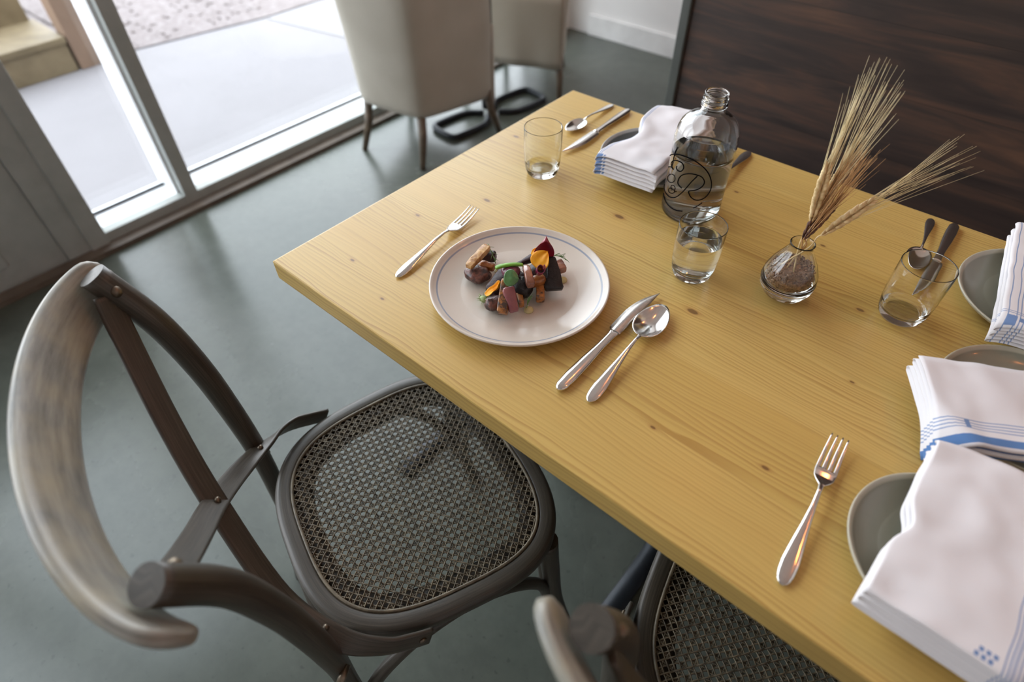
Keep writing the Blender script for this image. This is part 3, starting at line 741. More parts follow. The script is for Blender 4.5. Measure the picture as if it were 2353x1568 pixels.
def make_spoon(name, loc, rz, label, s=1.0, group=None):
    r = empty(name, loc, rz, label, 'spoon', group); r.scale = (s, s, s)
    b = MB(); strip(b, HK + [(0.122, 0.0022, 0.0034, 0.0120), (0.135, 0.0032, 0.0026, 0.0095)], 44, 14, 2.0); b.build('handle', M_STEEL, r)
    b = MB(); cy, a_, bb = 0.1700, 0.0378, 0.0218
    def half(dz, sc):
        rows = []
        for i in range(11):
            q = i / 10; row = []
            for j in range(40):
                t = 2 * PI * j / 40; egg = 1 - 0.16 * math.sin(t)
                x = bb * sc * q * math.cos(t) * egg; y = a_ * sc * q * math.sin(t)
                z = 0.0105 - 0.0085 * (1 - q * q) + dz - 0.002 * (y / a_) * 0.4
                row.append((x, cy + y, z))
            rows.append(row)
        return rows
    top = half(0.0, 1.0); bot = half(-0.0013, 1.0)
    allr = list(reversed(top))[:-1] + [[(0, cy, 0.0020)] * 1]
    def fan(rows, flip):
        c = b.bm.verts.new(rows[0][0]); prev = None; out = None
        for row in rows[1:]:
            vs = [b.bm.verts.new(p) for p in row]
            for j in range(40):
                k = (j + 1) % 40
                if prev is None: b.face([c, vs[j], vs[k]])
                else: b.face([prev[j], vs[j], vs[k], prev[k]])
            prev = vs
        return prev
    e1 = fan(top, 0); e2 = fan(bot, 1)
    for j in range(40):
        k = (j + 1) % 40; b.face([e1[j], e2[j], e2[k], e1[k]])
    b.build('bowl', M_STEEL, r); return r
def make_knife(name, loc, rz, label, s=1.0, group=None, flip=1):
    r = empty(name, loc, rz, label, 'knife', group); r.scale = (s * flip, s, s)
    b = MB(); strip(b, [(0.0, 0.0015, 0.003, 0.0045), (0.002, 0.0050, 0.006, 0.0045), (0.008, 0.0080, 0.008, 0.0046), (0.030, 0.0092, 0.0088, 0.0048), (0.060, 0.0084, 0.0082, 0.0050), (0.095, 0.0062, 0.0070, 0.0054), (0.122, 0.0062, 0.0060, 0.0056), (0.128, 0.0072, 0.0054, 0.0056), (0.131, 0.0074, 0.0040, 0.0056)], 44, 16, 2.2)
    b.build('handle', M_STEEL, r)
    b = MB(); rr = []
    for i in range(31):
        q = i / 30; y = 0.130 + 0.108 * q
        right = 0.0080 + 0.0010 * math.sin(q * PI)                                        # nearly straight back edge
        wd = 0.0185 + 0.0020 * math.sin(min(1, q / 0.45) * PI / 2)
        if q > 0.40: wd *= max(0.02, 1 - ((q - 0.40) / 0.60) ** 2.1)
        if q < 0.04: wd *= lerp(0.80, 1.0, q / 0.04)
        left = right - wd
        cx, w = (right + left) / 2, max(0.0004, (right - left) / 2)
        rr.append([(cx + w, y, 0.0056 + 0.0007), (cx, y, 0.0056 + 0.0009), (cx - w, y, 0.0056 + 0.0002), (cx - w, y, 0.0056 - 0.0002), (cx, y, 0.0056 - 0.0007), (cx + w, y, 0.0056 - 0.0007)])
    b.rings(rr); b.build('blade', M_BRUSH, r); return r
def aim(x0, y0, x1, y1): return math.atan2(-(x1 - x0), (y1 - y0))
make_fork('fork', (0.187, 0.100, ZT), aim(.187, .100, .161, .309), 'silver fork left of the plated dish')
make_fork('fork', (0.841, 0.030, ZT), aim(.841, .030, .820, .236), 'silver fork left of the nearest sage plate, tines up')
make_fork('fork', (0.436, 0.803, ZT), aim(.436, .803, .446, .600), 'fork with dark reflecting handle behind the water bottle')
make_knife('table_knife', (0.516, 0.083, ZT), aim(.516, .083, .512, .327), 'silver knife between the plated dish and the spoon', 1.025)
make_knife('table_knife', (0.158, 0.800, ZT), aim(.158, .800, .163, .568), 'silver knife at the far left setting, beside the slate plate', 0.99)
make_knife('table_knife', (0.808, 0.797, ZT), aim(.808, .797, .815, .566), 'knife with dark reflecting handle seen through the empty right tumbler', 0.98)
make_spoon('dessert_spoon', (0.557, 0.094, ZT), aim(.557, .094, .541, .302), 'silver spoon right of the knife, bowl up', 1.02)
make_spoon('dessert_spoon', (0.115, 0.802, ZT), aim(.115, .802, .113, .640), 'silver spoon near the far left corner, behind the empty tumbler', 0.80)
make_spoon('dessert_spoon', (0.773, 0.793, ZT), aim(.773, .793, .789, .640), 'spoon with dark reflecting handle behind the empty right tumbler', 0.80)

# ------------------------------------------------------------------ tumblers, bottle, vase
def tumbler(x, y, label, water=False, s=1.0):
    r = empty('tumbler', (x, y, ZT), 0, label, 'glass', 'short clear tumblers')
    b = MB(); H = 0.092
    out = [(0.0, 0.0006), (0.0235, 0.0), (0.0275, 0.0012), (0.0298, 0.005), (0.0318, 0.012), (0.0336, 0.026), (0.0346, 0.045), (0.0350, 0.070), (0.0350, H - 0.001), (0.0345, H), (0.0338, H - 0.0008)]
    inn = [(0.0334, 0.070), (0.0330, 0.045), (0.0320, 0.028), (0.0302, 0.017), (0.0262, 0.0125), (0.020, 0.0115), (0.0, 0.0112)]
    b.lathe(out + inn, 64); b.build('glass_body', M_GLASS, r)
    if water:
        w = MB(); top = 0.066
        w.lathe([(0.0, 0.0110), (0.020, 0.0113), (0.0263, 0.0123), (0.0304, 0.0168), (0.0322, 0.028), (0.0332, 0.045), (0.0336, top + 0.0008), (0.0325, top), (0.0, top)], 64); w.build('water', M_WATER, r)
    return r
tumbler(0.167, 0.487, 'empty tumbler at the left, in front of the far left cutlery')
tumbler(0.530, 0.405, 'tumbler two thirds full of water in front of the bottle', True)
tumbler(0.806, 0.516, 'empty tumbler at the right, beside the sage plate')
def bottle():
    r = empty('water_bottle', (0.443, 0.554, ZT), 0, 'clear glass water bottle with black monogram, mostly full', 'bottle')
    b = MB()
    out = [(0.0, 0.004), (0.030, 0.003), (0.040, 0.0), (0.0455, 0.001), (0.0488, 0.006), (0.0497, 0.016), (0.0497, 0.110), (0.0502, 0.130), (0.0498, 0.140), (0.0478, 0.152), (0.0438, 0.162), (0.0370, 0.1705), (0.0270, 0.1765), (0.0205, 0.1795), (0.0180, 0.183),
           (0.0175, 0.187), (0.0190, 0.1890), (0.0203, 0.1905), (0.0203, 0.1935), (0.0185, 0.1950), (0.0172, 0.1965), (0.0190, 0.1985), (0.0198, 0.2005), (0.0190, 0.2030), (0.0174, 0.2042), (0.0180, 0.2062), (0.0184, 0.2085), (0.0176, 0.2105), (0.0160, 0.2110), (0.0148, 0.2100)]
    inn = [(0.0142, 0.205), (0.0142, 0.186), (0.0165, 0.180), (0.0240, 0.1745), (0.0355, 0.1675), (0.0420, 0.1595), (0.0460, 0.150), (0.0480, 0.138), (0.0483, 0.128), (0.0480, 0.110), (0.0480, 0.018), (0.0465, 0.010), (0.040, 0.0065), (0.030, 0.007), (0.0, 0.008)]
    b.lathe(out + inn, 72); b.build('glass_body', M_GLASS, r)
    w = MB(); top = 0.1155
    w.lathe([(0.0, 0.0078), (0.030, 0.0068), (0.0402, 0.0063), (0.0467, 0.0098), (0.0482, 0.018), (0.0482, 0.110), (0.0483, top + 0.001), (0.0470, top), (0.0, top)], 72); w.build('water', M_WATER, r)
    paths = {'a': [(-155.0, 0.0982), (-131.3, 0.1121), (-112.0, 0.1204), (-93.5, 0.1233), (-77.4, 0.121), (-61.3, 0.1133), (-48.6, 0.1015), (-39.9, 0.0867), (-37.3, 0.0736), (-41.2, 0.0628), (-48.9, 0.0557), (-59.4, 0.0533), (-69.4, 0.0567), (-75.8, 0.0638), (-75.7, 0.0676), (-67.2, 0.0708), (-59.1, 0.0749), (-53.5, 0.0817), (-53.5, 0.0889), (-59.7, 0.0958), (-68.3, 0.0983), (-79.3, 0.0983), (-90.2, 0.0945), (-98.2, 0.088), (-101.7, 0.0792), (-99.9, 0.0726), (-90.8, 0.0683)],
             'b': [(-67.9, 0.0965), (-75.9, 0.0841), (-83.8, 0.0691), (-91.2, 0.0572), (-100.2, 0.0474), (-112.4, 0.0421), (-125.1, 0.0412), (-142.0, 0.0417), (-154.9, 0.0443)],
             'c': [(-141.2, 0.0343), (-126.2, 0.0288), (-110.0, 0.0255), (-94.2, 0.0249), (-80.0, 0.0276)], 'd': [(-61.3, 0.0377), (-54.9, 0.0421), (-47.5, 0.0489)],
             'e': [(-111.5, 0.1004), (-112.0, 0.0966), (-106.8, 0.0944), (-99.8, 0.096), (-96.1, 0.1023), (-98.1, 0.1081), (-104.7, 0.1104), (-116.8, 0.1081), (-127.7, 0.1017), (-130.6, 0.0949), (-118.9, 0.0907), (-128.1, 0.0907), (-142.9, 0.0835)],
             'f': [(-120.4, 0.1297), (-124.5, 0.1191), (-125.9, 0.1079), (-125.8, 0.0936)],
             'g': [(-99.6, 0.0586), (-105.5, 0.057), (-104.6, 0.063), (-109.5, 0.0655), (-115.6, 0.0625), (-115.6, 0.0588), (-111.1, 0.0585), (-119.2, 0.056), (-122.0, 0.0507), (-116.4, 0.0488), (-108.0, 0.0516), (-104.1, 0.0566), (-107.3, 0.0584), (-113.7, 0.0553)],
             'o': [(-109.6, 0.0789), (-109.5, 0.0755), (-111.4, 0.0719), (-115.1, 0.0687), (-120.1, 0.0662), (-125.8, 0.0647), (-131.4, 0.0646), (-135.0, 0.0661), (-134.9, 0.0696), (-131.2, 0.0743), (-125.7, 0.0786), (-120.0, 0.0815), (-115.1, 0.0824), (-111.5, 0.0814), (-109.6, 0.0789)]}
    b = MB()
    for k, P in paths.items():
        C = crom([(a, z, 0) for a, z in P], 5)
        b.tube([(0.0501 * math.cos(R(p.x)), 0.0501 * math.sin(R(p.x)), p.y) for p in C], 0.00065 if k in 'go' else 0.0009, 6)
    b.build('monogram', M_INK, r, label='black script letters E O & R in a looping line')
bottle()
def vase():
    r = empty('bud_vase', (0.658, 0.450, ZT), 0, 'teardrop glass vase holding brown grain and barley stalks', 'vase')
    b = MB()
    out = [(0.0, 0.001), (0.014, 0.0), (0.022, 0.002), (0.031, 0.009), (0.0375, 0.021), (0.0392, 0.032), (0.0372, 0.045), (0.0310, 0.060), (0.0235, 0.073), (0.0180, 0.083), (0.0158, 0.089), (0.0166, 0.0935), (0.0172, 0.0945), (0.0165, 0.0955), (0.0155, 0.0948)]
    inn = [(0.0142, 0.089), (0.0162, 0.083), (0.0216, 0.073), (0.0290, 0.060), (0.0346, 0.046), (0.0362, 0.036), (0.0345, 0.0285), (0.0290, 0.0225), (0.018, 0.0190), (0.0, 0.0180)]
    b.lathe(out + inn, 72); b.build('glass_body', M_GLASS, r)
    g = MB(); rg = random.Random(5)
    for i in range(620):
        a = rg.random() * 2 * PI; q = rg.random()
        z = 0.0225 + q * 0.0345
        rmax = interp(z, [(0.019, 0.012), (0.0225, 0.024), (0.0285, 0.0318), (0.036, 0.0335), (0.046, 0.032), (0.058, 0.0265)])[0]
        if i % 5 == 0: z = 0.0545 + 0.002 * rg.random(); rr = rmax * 0.9 * math.sqrt(rg.random())
        else: rr = rmax * (0.93 + 0.05 * rg.random())
        s_ = rg.uniform(0.0015, 0.0022)
        g.ball((rr * math.cos(a), rr * math.sin(a), z), (s_, s_ * .85, s_ * .9), 6)
    g.lathe([(0.0, 0.0215), (0.018, 0.0225), (0.028, 0.0275), (0.0315, 0.036), (0.030, 0.046), (0.025, 0.054), (0.0, 0.0555)], 32)
    tag(g.build('grain', M_SEED, r), label='brown buckwheat like grain inside the vase', kind='stuff')
vase()

# ------------------------------------------------------------------ barley stalks
def stalk(name, pts, head0, head1, tips, mats, label, nawn, seed, hw=0.0055, dark=False, spread=0.012, shorten=0.35):
    """pts: stem polyline from the grain up to head0; head runs head0->head1; awns fan to the tips"""
    rg = random.Random(seed); h0, h1 = Vector(head0), Vector(head1)
    r = empty(name, pts[0], 0, label, 'barley', 'dried barley stalks in the vase'); o = Vector(pts[0])
    b = MB(); b.tube([p - o for p in crom(list(pts) + [head0], 6)], 0.0011, 8); b.build('stem', mats[0], r)
    ax = (h1 - h0); L = ax.length; ax.normalize(); sd = ax.cross(Vector((0.6, -0.7, 0.5))).normalized(); fr = ax.cross(sd)
    b = MB(); n = int(L / 0.0038)
    for i in range(n):
        q = (i + 0.5) / n; c = h0.lerp(h1, q) - o; k = math.sin(min(1, q * 1.6 + 0.25) * PI / 2) * (1 - 0.5 * max(0, q - 0.7) / 0.3)
        for sg in (-1, 1):
            cc = c + sd * sg * hw * 0.52 * k + fr * 0.001 * math.sin(i * 2.1)
            d = (ax + sd * sg * 0.35).normalized(); e2 = d.cross(fr).normalized(); e3 = d.cross(e2)
            b.ball(cc, 1, 8, f=lambda p, d=d, e2=e2, e3=e3, k=k: d * p.z * 0.0052 + e2 * p.x * hw * 0.44 * k + e3 * p.y * hw * 0.42 * k)
        b.ball(c + fr * hw * 0.35 * k, 1, 6, f=lambda p, k=k: ax * p.z * 0.0048 + sd * p.x * hw * 0.36 * k + fr * p.y * hw * 0.3 * k)
    b.build('ear', mats[1], r)
    b = MB()
    for i in range(nawn):
        q = rg.random(); s0 = h0.lerp(h1, q) - o + sd * rg.uniform(-1, 1) * hw * 0.7
        t = rg.random() * (len(tips) - 1); a_, b_ = Vector(tips[int(t)]), Vector(tips[min(int(t) + 1, len(tips) - 1)])
        e = a_.lerp(b_, t - int(t)) - o + Vector((rg.gauss(0, 1), rg.gauss(0, 1), rg.gauss(0, 1))) * spread
        e = s0.lerp(e, 1 - shorten * (1 - q) * rg.random() - 0.12 * rg.random())
        mid = s0.lerp(e, 0.5) + sd * rg.uniform(-0.001, 0.001) + fr * rg.uniform(-0.001, 0.001)
        C = crom([s0, mid, e], 4)
        b.tube(C, [0.00048 * (1 - 0.7 * j / (len(C) - 1)) for j in range(len(C))], 4, cap=False)
    tag(b.build('awns', mats[2], r, recalc=False), kind='stuff')
    return r
VB = (0.668, 0.437, ZT + 0.050)
def neck(dx, dy): return (0.658 + dx, 0.450 + dy, ZT + 0.092)
stalk('barley_stalk', [(0.664, 0.436, 0.803), neck(-0.004, 0.001), (0.6570, 0.4525, 0.866)], (.6555, .455, .878), (.6440, .479, .950), [(.621, .491, 1.042), (.6296, .539, 1.071), (.645, .547, 1.067)], (M_STRAW, M_STRAW, M_AWN), 'pale gold barley stalk, leftmost of the upright bunch', 32, 11, 0.0082, spread=0.006)
stalk('barley_stalk', [(0.652, 0.440, 0.803), neck(0.002, 0.003), (0.6590, 0.4560, 0.862)], (.6590, .457, .872), (.6570, .492, .938), [(.645, .547, 1.067), (.663, .552, 1.060), (.679, .554, 1.051), (.684, .512, 1.018)], (M_STRAW, M_STRAW, M_AWN), 'straw barley stalk in the middle of the upright bunch', 36, 12, 0.006, spread=0.007)
stalk('barley_stalk', [(0.646, 0.455, 0.803), neck(0.005, -0.002), (0.6585, 0.4440, 0.856)], (.6595, .4430, .858), (.6740, .4800, .908), [(.675, .500, .985), (.690, .500, .975), (.697, .480, .962)], (M_OAWN, M_DKHEAD, M_OAWN), 'barley stalk with dark brown ear and amber awns, low right of the upright bunch', 46, 13, 0.0060, spread=0.008, shorten=0.5)
stalk('barley_stalk', [(0.660, 0.462, 0.803), neck(0.001, -0.004), (0.6560, 0.4440, 0.855)], (.6560, .4440, .857), (.6590, .4800, .912), [(.655, .500, .975), (.668, .505, .980), (.684, .500, .975)], (M_OAWN, M_DKHEAD, M_OAWN), 'barley stalk with reddish brown ear at the foot of the upright bunch', 46, 14, 0.0052, spread=0.008, shorten=0.5)
stalk('barley_stalk', [(0.640, 0.435, 0.802), neck(0.009, -0.003), (0.6720, 0.4480, 0.862)], (.6767, .4505, .868), (.710, .502, .911), [(.7555, .604, .982), (.7700, .607, .975), (.7850, .605, .963), (.801, .601, .951)], (M_STRAW, M_STRAW, M_AWN), 'single barley stalk leaning far to the right with plaited ear', 30, 15, 0.0078, spread=0.005)

# ------------------------------------------------------------------ napkins
def cloth_mat(name, Wd, Ln, vlines=(), ulines=(), vband=(), ublocks=()):
    """UV in metres: u along the napkin, v across its top layer"""
    m, nt, b = new_mat(name); L = nt.links.new
    t = nt.nodes.new('ShaderNodeTexCoord'); sp = nt.nodes.new('ShaderNodeSeparateXYZ'); L(t.outputs['UV'], sp.inputs[0]); U, V = sp.outputs[0], sp.outputs[1]
    def band(s_, c0, w, soft=0.0003):
        d = math_(nt, 'ABSOLUTE', math_(nt, 'SUBTRACT', s_, c0)); return math_(nt, 'LESS_THAN', d, w)
    f = None
    def acc(x, k):
        nonlocal f
        x = math_(nt, 'MULTIPLY', x, k); f = x if f is None else math_(nt, 'MAXIMUM', f, x)
    for v0 in vlines: acc(band(V, v0, 0.0007), 0.75)
    for u0 in ulines: acc(band(U, u0, 0.0007), 0.75)
    for v0, w, k in vband: acc(band(V, v0, w), k)
    for u0, uw, v0, vw in ublocks: acc(math_(nt, 'MULTIPLY', band(U, u0, uw), band(V, v0, vw)), 0.9)
    n1 = noise(nt, coords(nt, 'Object', (900, 900, 900)), 1, 2, 0.5)
    base = mixc(nt, math_(nt, 'MULTIPLY', n1, 0.12), (0.83, 0.81, 0.83), (0.70, 0.68, 0.70))
    c = mixc(nt, f, base, (0.10, 0.22, 0.48)) if f is not None else base
    L(c, b.inputs['Base Color']); b.inputs['Roughness'].default_value = 0.85; b.inputs['Sheen Weight'].default_value = 0.15
    bump(nt, b, n1, 0.12, 0.0005)
    return m
def napkin(label, P, ax, Ln, Wd, mat, plates, layers=4, gap=0.0048, seed=1, top_w=(), lift=0.0, droop=0.0, taper=0.0, wr=0.0022, reach=0.03, fan=0.0, notch=None):
    """P: corner at u=0,v=0 (world xy); ax: direction angle of u; v is to the right-hand (-90deg)"""
    ux, uy = math.cos(ax), math.sin(ax); vx, vy = -uy, ux
    def base(x, y):
        h = 0.0
        for (px, py, pr) in plates:
            d = math.hypot(x - px, y - py); q = max(0.0, min(1.0, (pr + reach - d) / 0.032)); q = q * q * (3 - 2 * q); h = max(h, q * 0.0262)
        return ZT + 0.0012 + h + lift
    path = []   # cross-section : (v, layer height)
    for k in range(layers):
        inset = 0.0018 * (k % 2)
        vs = [i / 14 for i in range(15)]
        if k % 2 == 1: vs = vs[::-1]
        for v in vs: path.append((0.002 + inset + v * (Wd - 0.004 - inset), k * gap))
        if k < layers - 1:
            e = Wd if k % 2 == 0 else 0.0
            for a in (30, 60, 90, 120, 150): path.append((path[-1][0] if False else (e + (1 if e else -1) * (math.sin(R(a)) * gap * 0.5 - 0.0015)), k * gap + gap * 0.5 * (1 - math.cos(R(a)))))
    n = len(path) - 1; nu = 44
    def fn(i_, j_):
        u = i_ * Ln; j = min(n, int(round(j_ * n))); v, h = path[j]
        wid = 1 - taper * i_
        v2 = Wd / 2 + (v - Wd / 2) * wid
        k = int(h / gap + 0.5)
        u2 = u + (0.0012 * (layers - k) if i_ < 0.5 else -0.0012 * (layers - k)) * abs(i_ - 0.5) * 2
        x = P[0] + ux * u2 + vx * v2; y = P[1] + uy * u2 + vy * v2
        q = h / (gap * (layers - 1))
        z = base(x, y) + h
        w1 = mnoise.noise(Vector((x * 17 + seed * 3, y * 17, seed))) * 1.0 + 0.5 * mnoise.noise(Vector((x * 42, y * 42 + seed, seed)))
        z += wr * (0.35 + q) * (w1 + 0.6) * 1.3
        x += 0.0015 * mnoise.noise(Vector((u * 30, h * 300, seed))); y += 0.0012 * mnoise.noise(Vector((u * 25, h * 300, seed + 5)))
        if fan:
            e_ = max(0.0, 1 - i_ * Ln / 0.022); e_ = e_ * e_
            z -= fan * (1 - q) * e_; x -= ux * fan * 1.3 * (1 - q) * e_; y -= uy * fan * 1.3 * (1 - q) * e_
        if notch:
            u0, dep, wid_ = notch; g = math.exp(-((u - u0) / wid_) ** 2); side_ = max(0.0, (v / Wd - 0.35) / 0.65) ** 2
            x -= vx * dep * g * side_; y -= vy * dep * g * side_; z += 0.35 * dep * g * side_ * (1 - side_) * 2
        z -= droop * max(0.0, (0.16 - i_) / 0.16) ** 2 * q
        return (x, y, max(z, ZT + 0.0012))
    b = MB(); b.grid(fn, nu, n, uvf=lambda a, c: (a * Ln, path[min(n, int(round(c * n)))][0] + (0 if path[min(n, int(round(c * n)))][1] > gap * (layers - 1.5) else 0)))
    o = b.build('napkin', mat, solid=0.0011, label=label, cat='napkin', group='folded white napkins with blue stripes')
    return o
PN, PM, PR_, PF = (0.960, 0.156, 0.0994), (0.980, 0.422, 0.1048), (0.958, 0.658, 0.1155), (0.318, 0.648, 0.108)
c1 = cloth_mat('napkin_cloth_near', 0.14, 0.235, vlines=(0.116, 0.1195, 0.1265, 0.130), vband=((0.123, 0.0016, 0.55),), ublocks=((0.006, 0.0022, 0.1005, 0.002), (0.006, 0.0022, 0.106, 0.002), (0.012, 0.0022, 0.1035, 0.002), (0.012, 0.0022, 0.109, 0.002)))
# u runs away from the camera (+y), v must run towards +x : use a mirrored frame through a negative width direction
def napkin_x(label, P, ax, Ln, Wd, mat, plates, **kw):
    """same as napkin but v runs to the right of u"""
    ux, uy = math.cos(ax), math.sin(ax)
    Q = (P[0] + uy * Wd, P[1] - ux * Wd)
    return napkin(label, Q, ax, Ln, Wd, mat, plates, **kw)
# top layer index parity decides nothing for colours: v=0 is the side left of u
def flipv(Wd, vals): return tuple(Wd - v for v in vals)
W1 = 0.135
c1 = cloth_mat('napkin_cloth_near', W1, 0.235, vlines=flipv(W1, (0.1085, 0.112, 0.1195, 0.123)), vband=((W1 - 0.1155, 0.0016, 0.5),),
               ublocks=tuple((0.006 + 0.006 * a, 0.0022, W1 - (0.088 + 0.0055 * k + 0.0025 * a), 0.0018) for a in (0, 1) for k in range(3)))
napkin_x('white napkin nearest the camera, on the sage plate by the fork', (0.899, 0.046), R(89), 0.232, W1, c1, [PN], layers=6, gap=0.0052, seed=2, wr=0.0024, reach=0.05, fan=0.006, notch=(0.095, 0.010, 0.022))
W2 = 0.128
c2 = cloth_mat('napkin_cloth_mid', W2, 0.25, vlines=flipv(W2, (0.095, 0.099, 0.103, 0.107)), vband=((W2 - 0.121, 0.0052, 1.0),), ublocks=tuple((0.030 + 0.0 * a, 0.0028, W2 - 0.101 + 0.0, 0.006) for a in (0,)) , ulines=())
napkin_x('white napkin with broad blue hem, in the middle of the right edge', (0.846, 0.388), R(28), 0.250, W2, c2, [PM], layers=5, gap=0.0054, seed=5, wr=0.0020, reach=0.06, fan=0.006)
W3 = 0.13
c3 = cloth_mat('napkin_cloth_far_right', W3, 0.25, vlines=flipv(W3, (0.0045, 0.014, 0.0185, 0.023)), ulines=(0.022, 0.026), ublocks=((0.010, 0.007, W3 - 0.010, 0.0055), (0.012, 0.0035, W3 - 0.022, 0.004)))
napkin_x('white napkin with thin blue lines, upper right beside the dark banquette', (0.911, 0.513), R(97), 0.262, W3, c3, [PR_], layers=6, gap=0.0055, seed=8, wr=0.0015, reach=0.05, fan=0.004)
W4 = 0.120
c4 = cloth_mat('napkin_cloth_far', W4, 0.27, vlines=flipv(W4, (0.003, 0.006)), ublocks=((0.003, 0.003, W4 - 0.006, 0.006), (0.003, 0.002, W4 - 0.016, 0.002)))
napkin_x('white napkin on the slate plate, partly behind the water bottle', (0.262, 0.520), R(94), 0.272, W4, c4, [PF], layers=6, gap=0.0058, seed=11, wr=0.0022, reach=0.05, fan=0.006, notch=(0.105, 0.026, 0.045))

# ------------------------------------------------------------------ food on the plate
M_CHARC = simple('charred_carrot', (0.42, 0.16, 0.035), 0.35, col2=(0.06, 0.035, 0.025), scale=110, coat=0.3, bmp=0.5, lo=0.42, hi=0.58)
M_CARROT = simple('roast_carrot', (0.48, 0.17, 0.03), 0.35, col2=(0.20, 0.065, 0.02), scale=90, coat=0.4, bmp=0.4)
M_PARSNIP = simple('roast_parsnip', (0.66, 0.40, 0.15), 0.42, col2=(0.36, 0.16, 0.05), scale=170, coat=0.15, bmp=0.5)
M_BEET = simple('dark_beet', (0.050, 0.020, 0.022), 0.50, col2=(0.018, 0.009, 0.010), scale=90, coat=0.08, bmp=0.6, spec=0.35)
M_BLACKB = simple('charred_beet', (0.026, 0.022, 0.023), 0.42, col2=(0.010, 0.009, 0.010), scale=130, coat=0.05, bmp=0.8, spec=0.4)
M_BROWNB2 = simple('seared_beet', (0.17, 0.062, 0.042), 0.35, col2=(0.030, 0.016, 0.014), scale=110, coat=0.1, bmp=0.7, lo=0.4, hi=0.6)
M_ONION = simple('pink_onion', (0.34, 0.12, 0.12), 0.28, col2=(0.20, 0.055, 0.075), scale=35, coat=0.5, sub=0.1)
M_ONION2 = simple('glazed_onion', (0.36, 0.15, 0.09), 0.22, col2=(0.11, 0.035, 0.03), scale=60, coat=0.6)
M_PURPLE = simple('purple_onion', (0.22, 0.055, 0.10), 0.28, col2=(0.12, 0.02, 0.05), scale=50, coat=0.4)
M_LEAFR = simple('crimson_leaf', (0.32, 0.008, 0.03), 0.3, col2=(0.20, 0.004, 0.02), scale=40, coat=0.2)
M_RIBBON = simple('magenta_ribbon', (0.26, 0.015, 0.065), 0.3, col2=(0.14, 0.008, 0.03), scale=40, coat=0.3)
M_PETAL = simple('orange_petal', (0.95, 0.45, 0.005), 0.55, col2=(0.88, 0.34, 0.005), scale=60)
M_GREEN = simple('green_leaf', (0.115, 0.26, 0.085), 0.35, col2=(0.06, 0.15, 0.05), scale=50, coat=0.15)
M_POD = simple('bright_pod', (0.20, 0.46, 0.045), 0.4, col2=(0.13, 0.32, 0.03), scale=60)
M_DILL = simple('dill_green', (0.13, 0.26, 0.06), 0.5)
M_SAUCE = simple('pale_sauce', (0.62, 0.54, 0.26), 0.25, col2=(0.56, 0.48, 0.22), scale=20, coat=0.3)
M_FENNEL = simple('fennel_bud', (0.48, 0.56, 0.27), 0.45, col2=(0.28, 0.40, 0.14), scale=120)
PX, PY = 0.351, 0.202
def baton(name, p0, p1, w, h, mat, label, cat, seed=1, taper=1.0, p=3.5, n=12, bow=0.0, t0=1.0, grp=None, roll=0.0):
    b = MB(); a, c = Vector((PX + p0[0], PY + p0[1], p0[2])), Vector((PX + p1[0], PY + p1[1], p1[2]))
    t = (c - a).normalized(); up = Vector((0, 0, 1)); up = (up - t * up.dot(t)).normalized(); sd = t.cross(up)
    if roll: up, sd = up * math.cos(roll) + sd * math.sin(roll), sd * math.cos(roll) - up * math.sin(roll)
    rr = []; m = 16; L = (c - a).length
    for i in range(n + 1):
        q = i / n; k = lerp(t0, taper, q); e = 1 - 0.22 * max(0, (abs(q - 0.5) * 2 - 0.9) / 0.1) ** 2
        cen = a.lerp(c, q) + up * bow * math.sin(q * PI) - a
        ring = []
        for j in range(m):
            th = 2 * PI * j / m; cc, ss = math.cos(th), math.sin(th); ee = 2 / (p * 1.7)
            v = sd * math.copysign(abs(cc) ** ee, cc) * w / 2 * k * e + up * math.copysign(abs(ss) ** ee, ss) * h / 2 * k * e
            v *= 1 + 0.13 * mnoise.noise(Vector((q * 5 + seed, cc * 1.6, ss * 1.6 + seed)))
            ring.append(cen + v)
        rr.append(ring)
    b.rings(rr); return b.build(name, mat, loc=a, label=label, cat=cat, group=grp)
def lump(name, c, r, mat, label, cat, seed=1, flat=1.0, amp=0.16, grp=None, rz=0.0, parts=None):
    b = MB(); M = Matrix.Rotation(rz, 3, 'Z')
    def f(p):
        k = 1 + amp * mnoise.noise(p * 1.7 + Vector((seed, seed * 2, 0))); e = 0.82
        q = Vector([math.copysign(abs(x) ** e, x) for x in p]); q = Vector((q.x * r[0], q.y * r[1], q.z * r[2])) * k
        return M @ q
    b.ball((0, 0, 0), 1, 24, f=f); return b.build(name, mat, loc=(PX + c[0], PY + c[1], c[2]), label=label, cat=cat, group=grp)
def petal(name, c, axis, side, L, Wd, mat, label, cat, cup=0.3, point=1.0, ruffle=0.0, seed=1, grp=None, thick=0.0007):
    b = MB(); ax = Vector(axis).normalized(); sd = Vector(side); sd = (sd - ax * sd.dot(ax)).normalized(); nn = ax.cross(sd)
    def fn(u, v):
        s_ = (v - 0.5) * 2; w = Wd / 2 * (math.sin(PI * min(1, u * 0.93 + 0.07) ** point) ** 0.62 if u < 1 else 0.0)
        q = ax * L * (u - 0.5) * (1 - 0.06 * s_ * s_) + sd * w * s_ + nn * (-cup * Wd * 0.5 * s_ * s_ * (0.4 + u) - cup * L * 0.25 * (u - 0.5) ** 2)
        q += nn * ruffle * (math.sin(s_ * 7 + seed) * u + 0.5 * math.sin(u * 11 + seed)) ; return q
    b.grid(fn, 16, 14); return b.build(name, mat, loc=(PX + c[0], PY + c[1], c[2]), solid=thick, label=label, cat=cat, group=grp)
VG = 'roasted vegetable pieces on the plate'
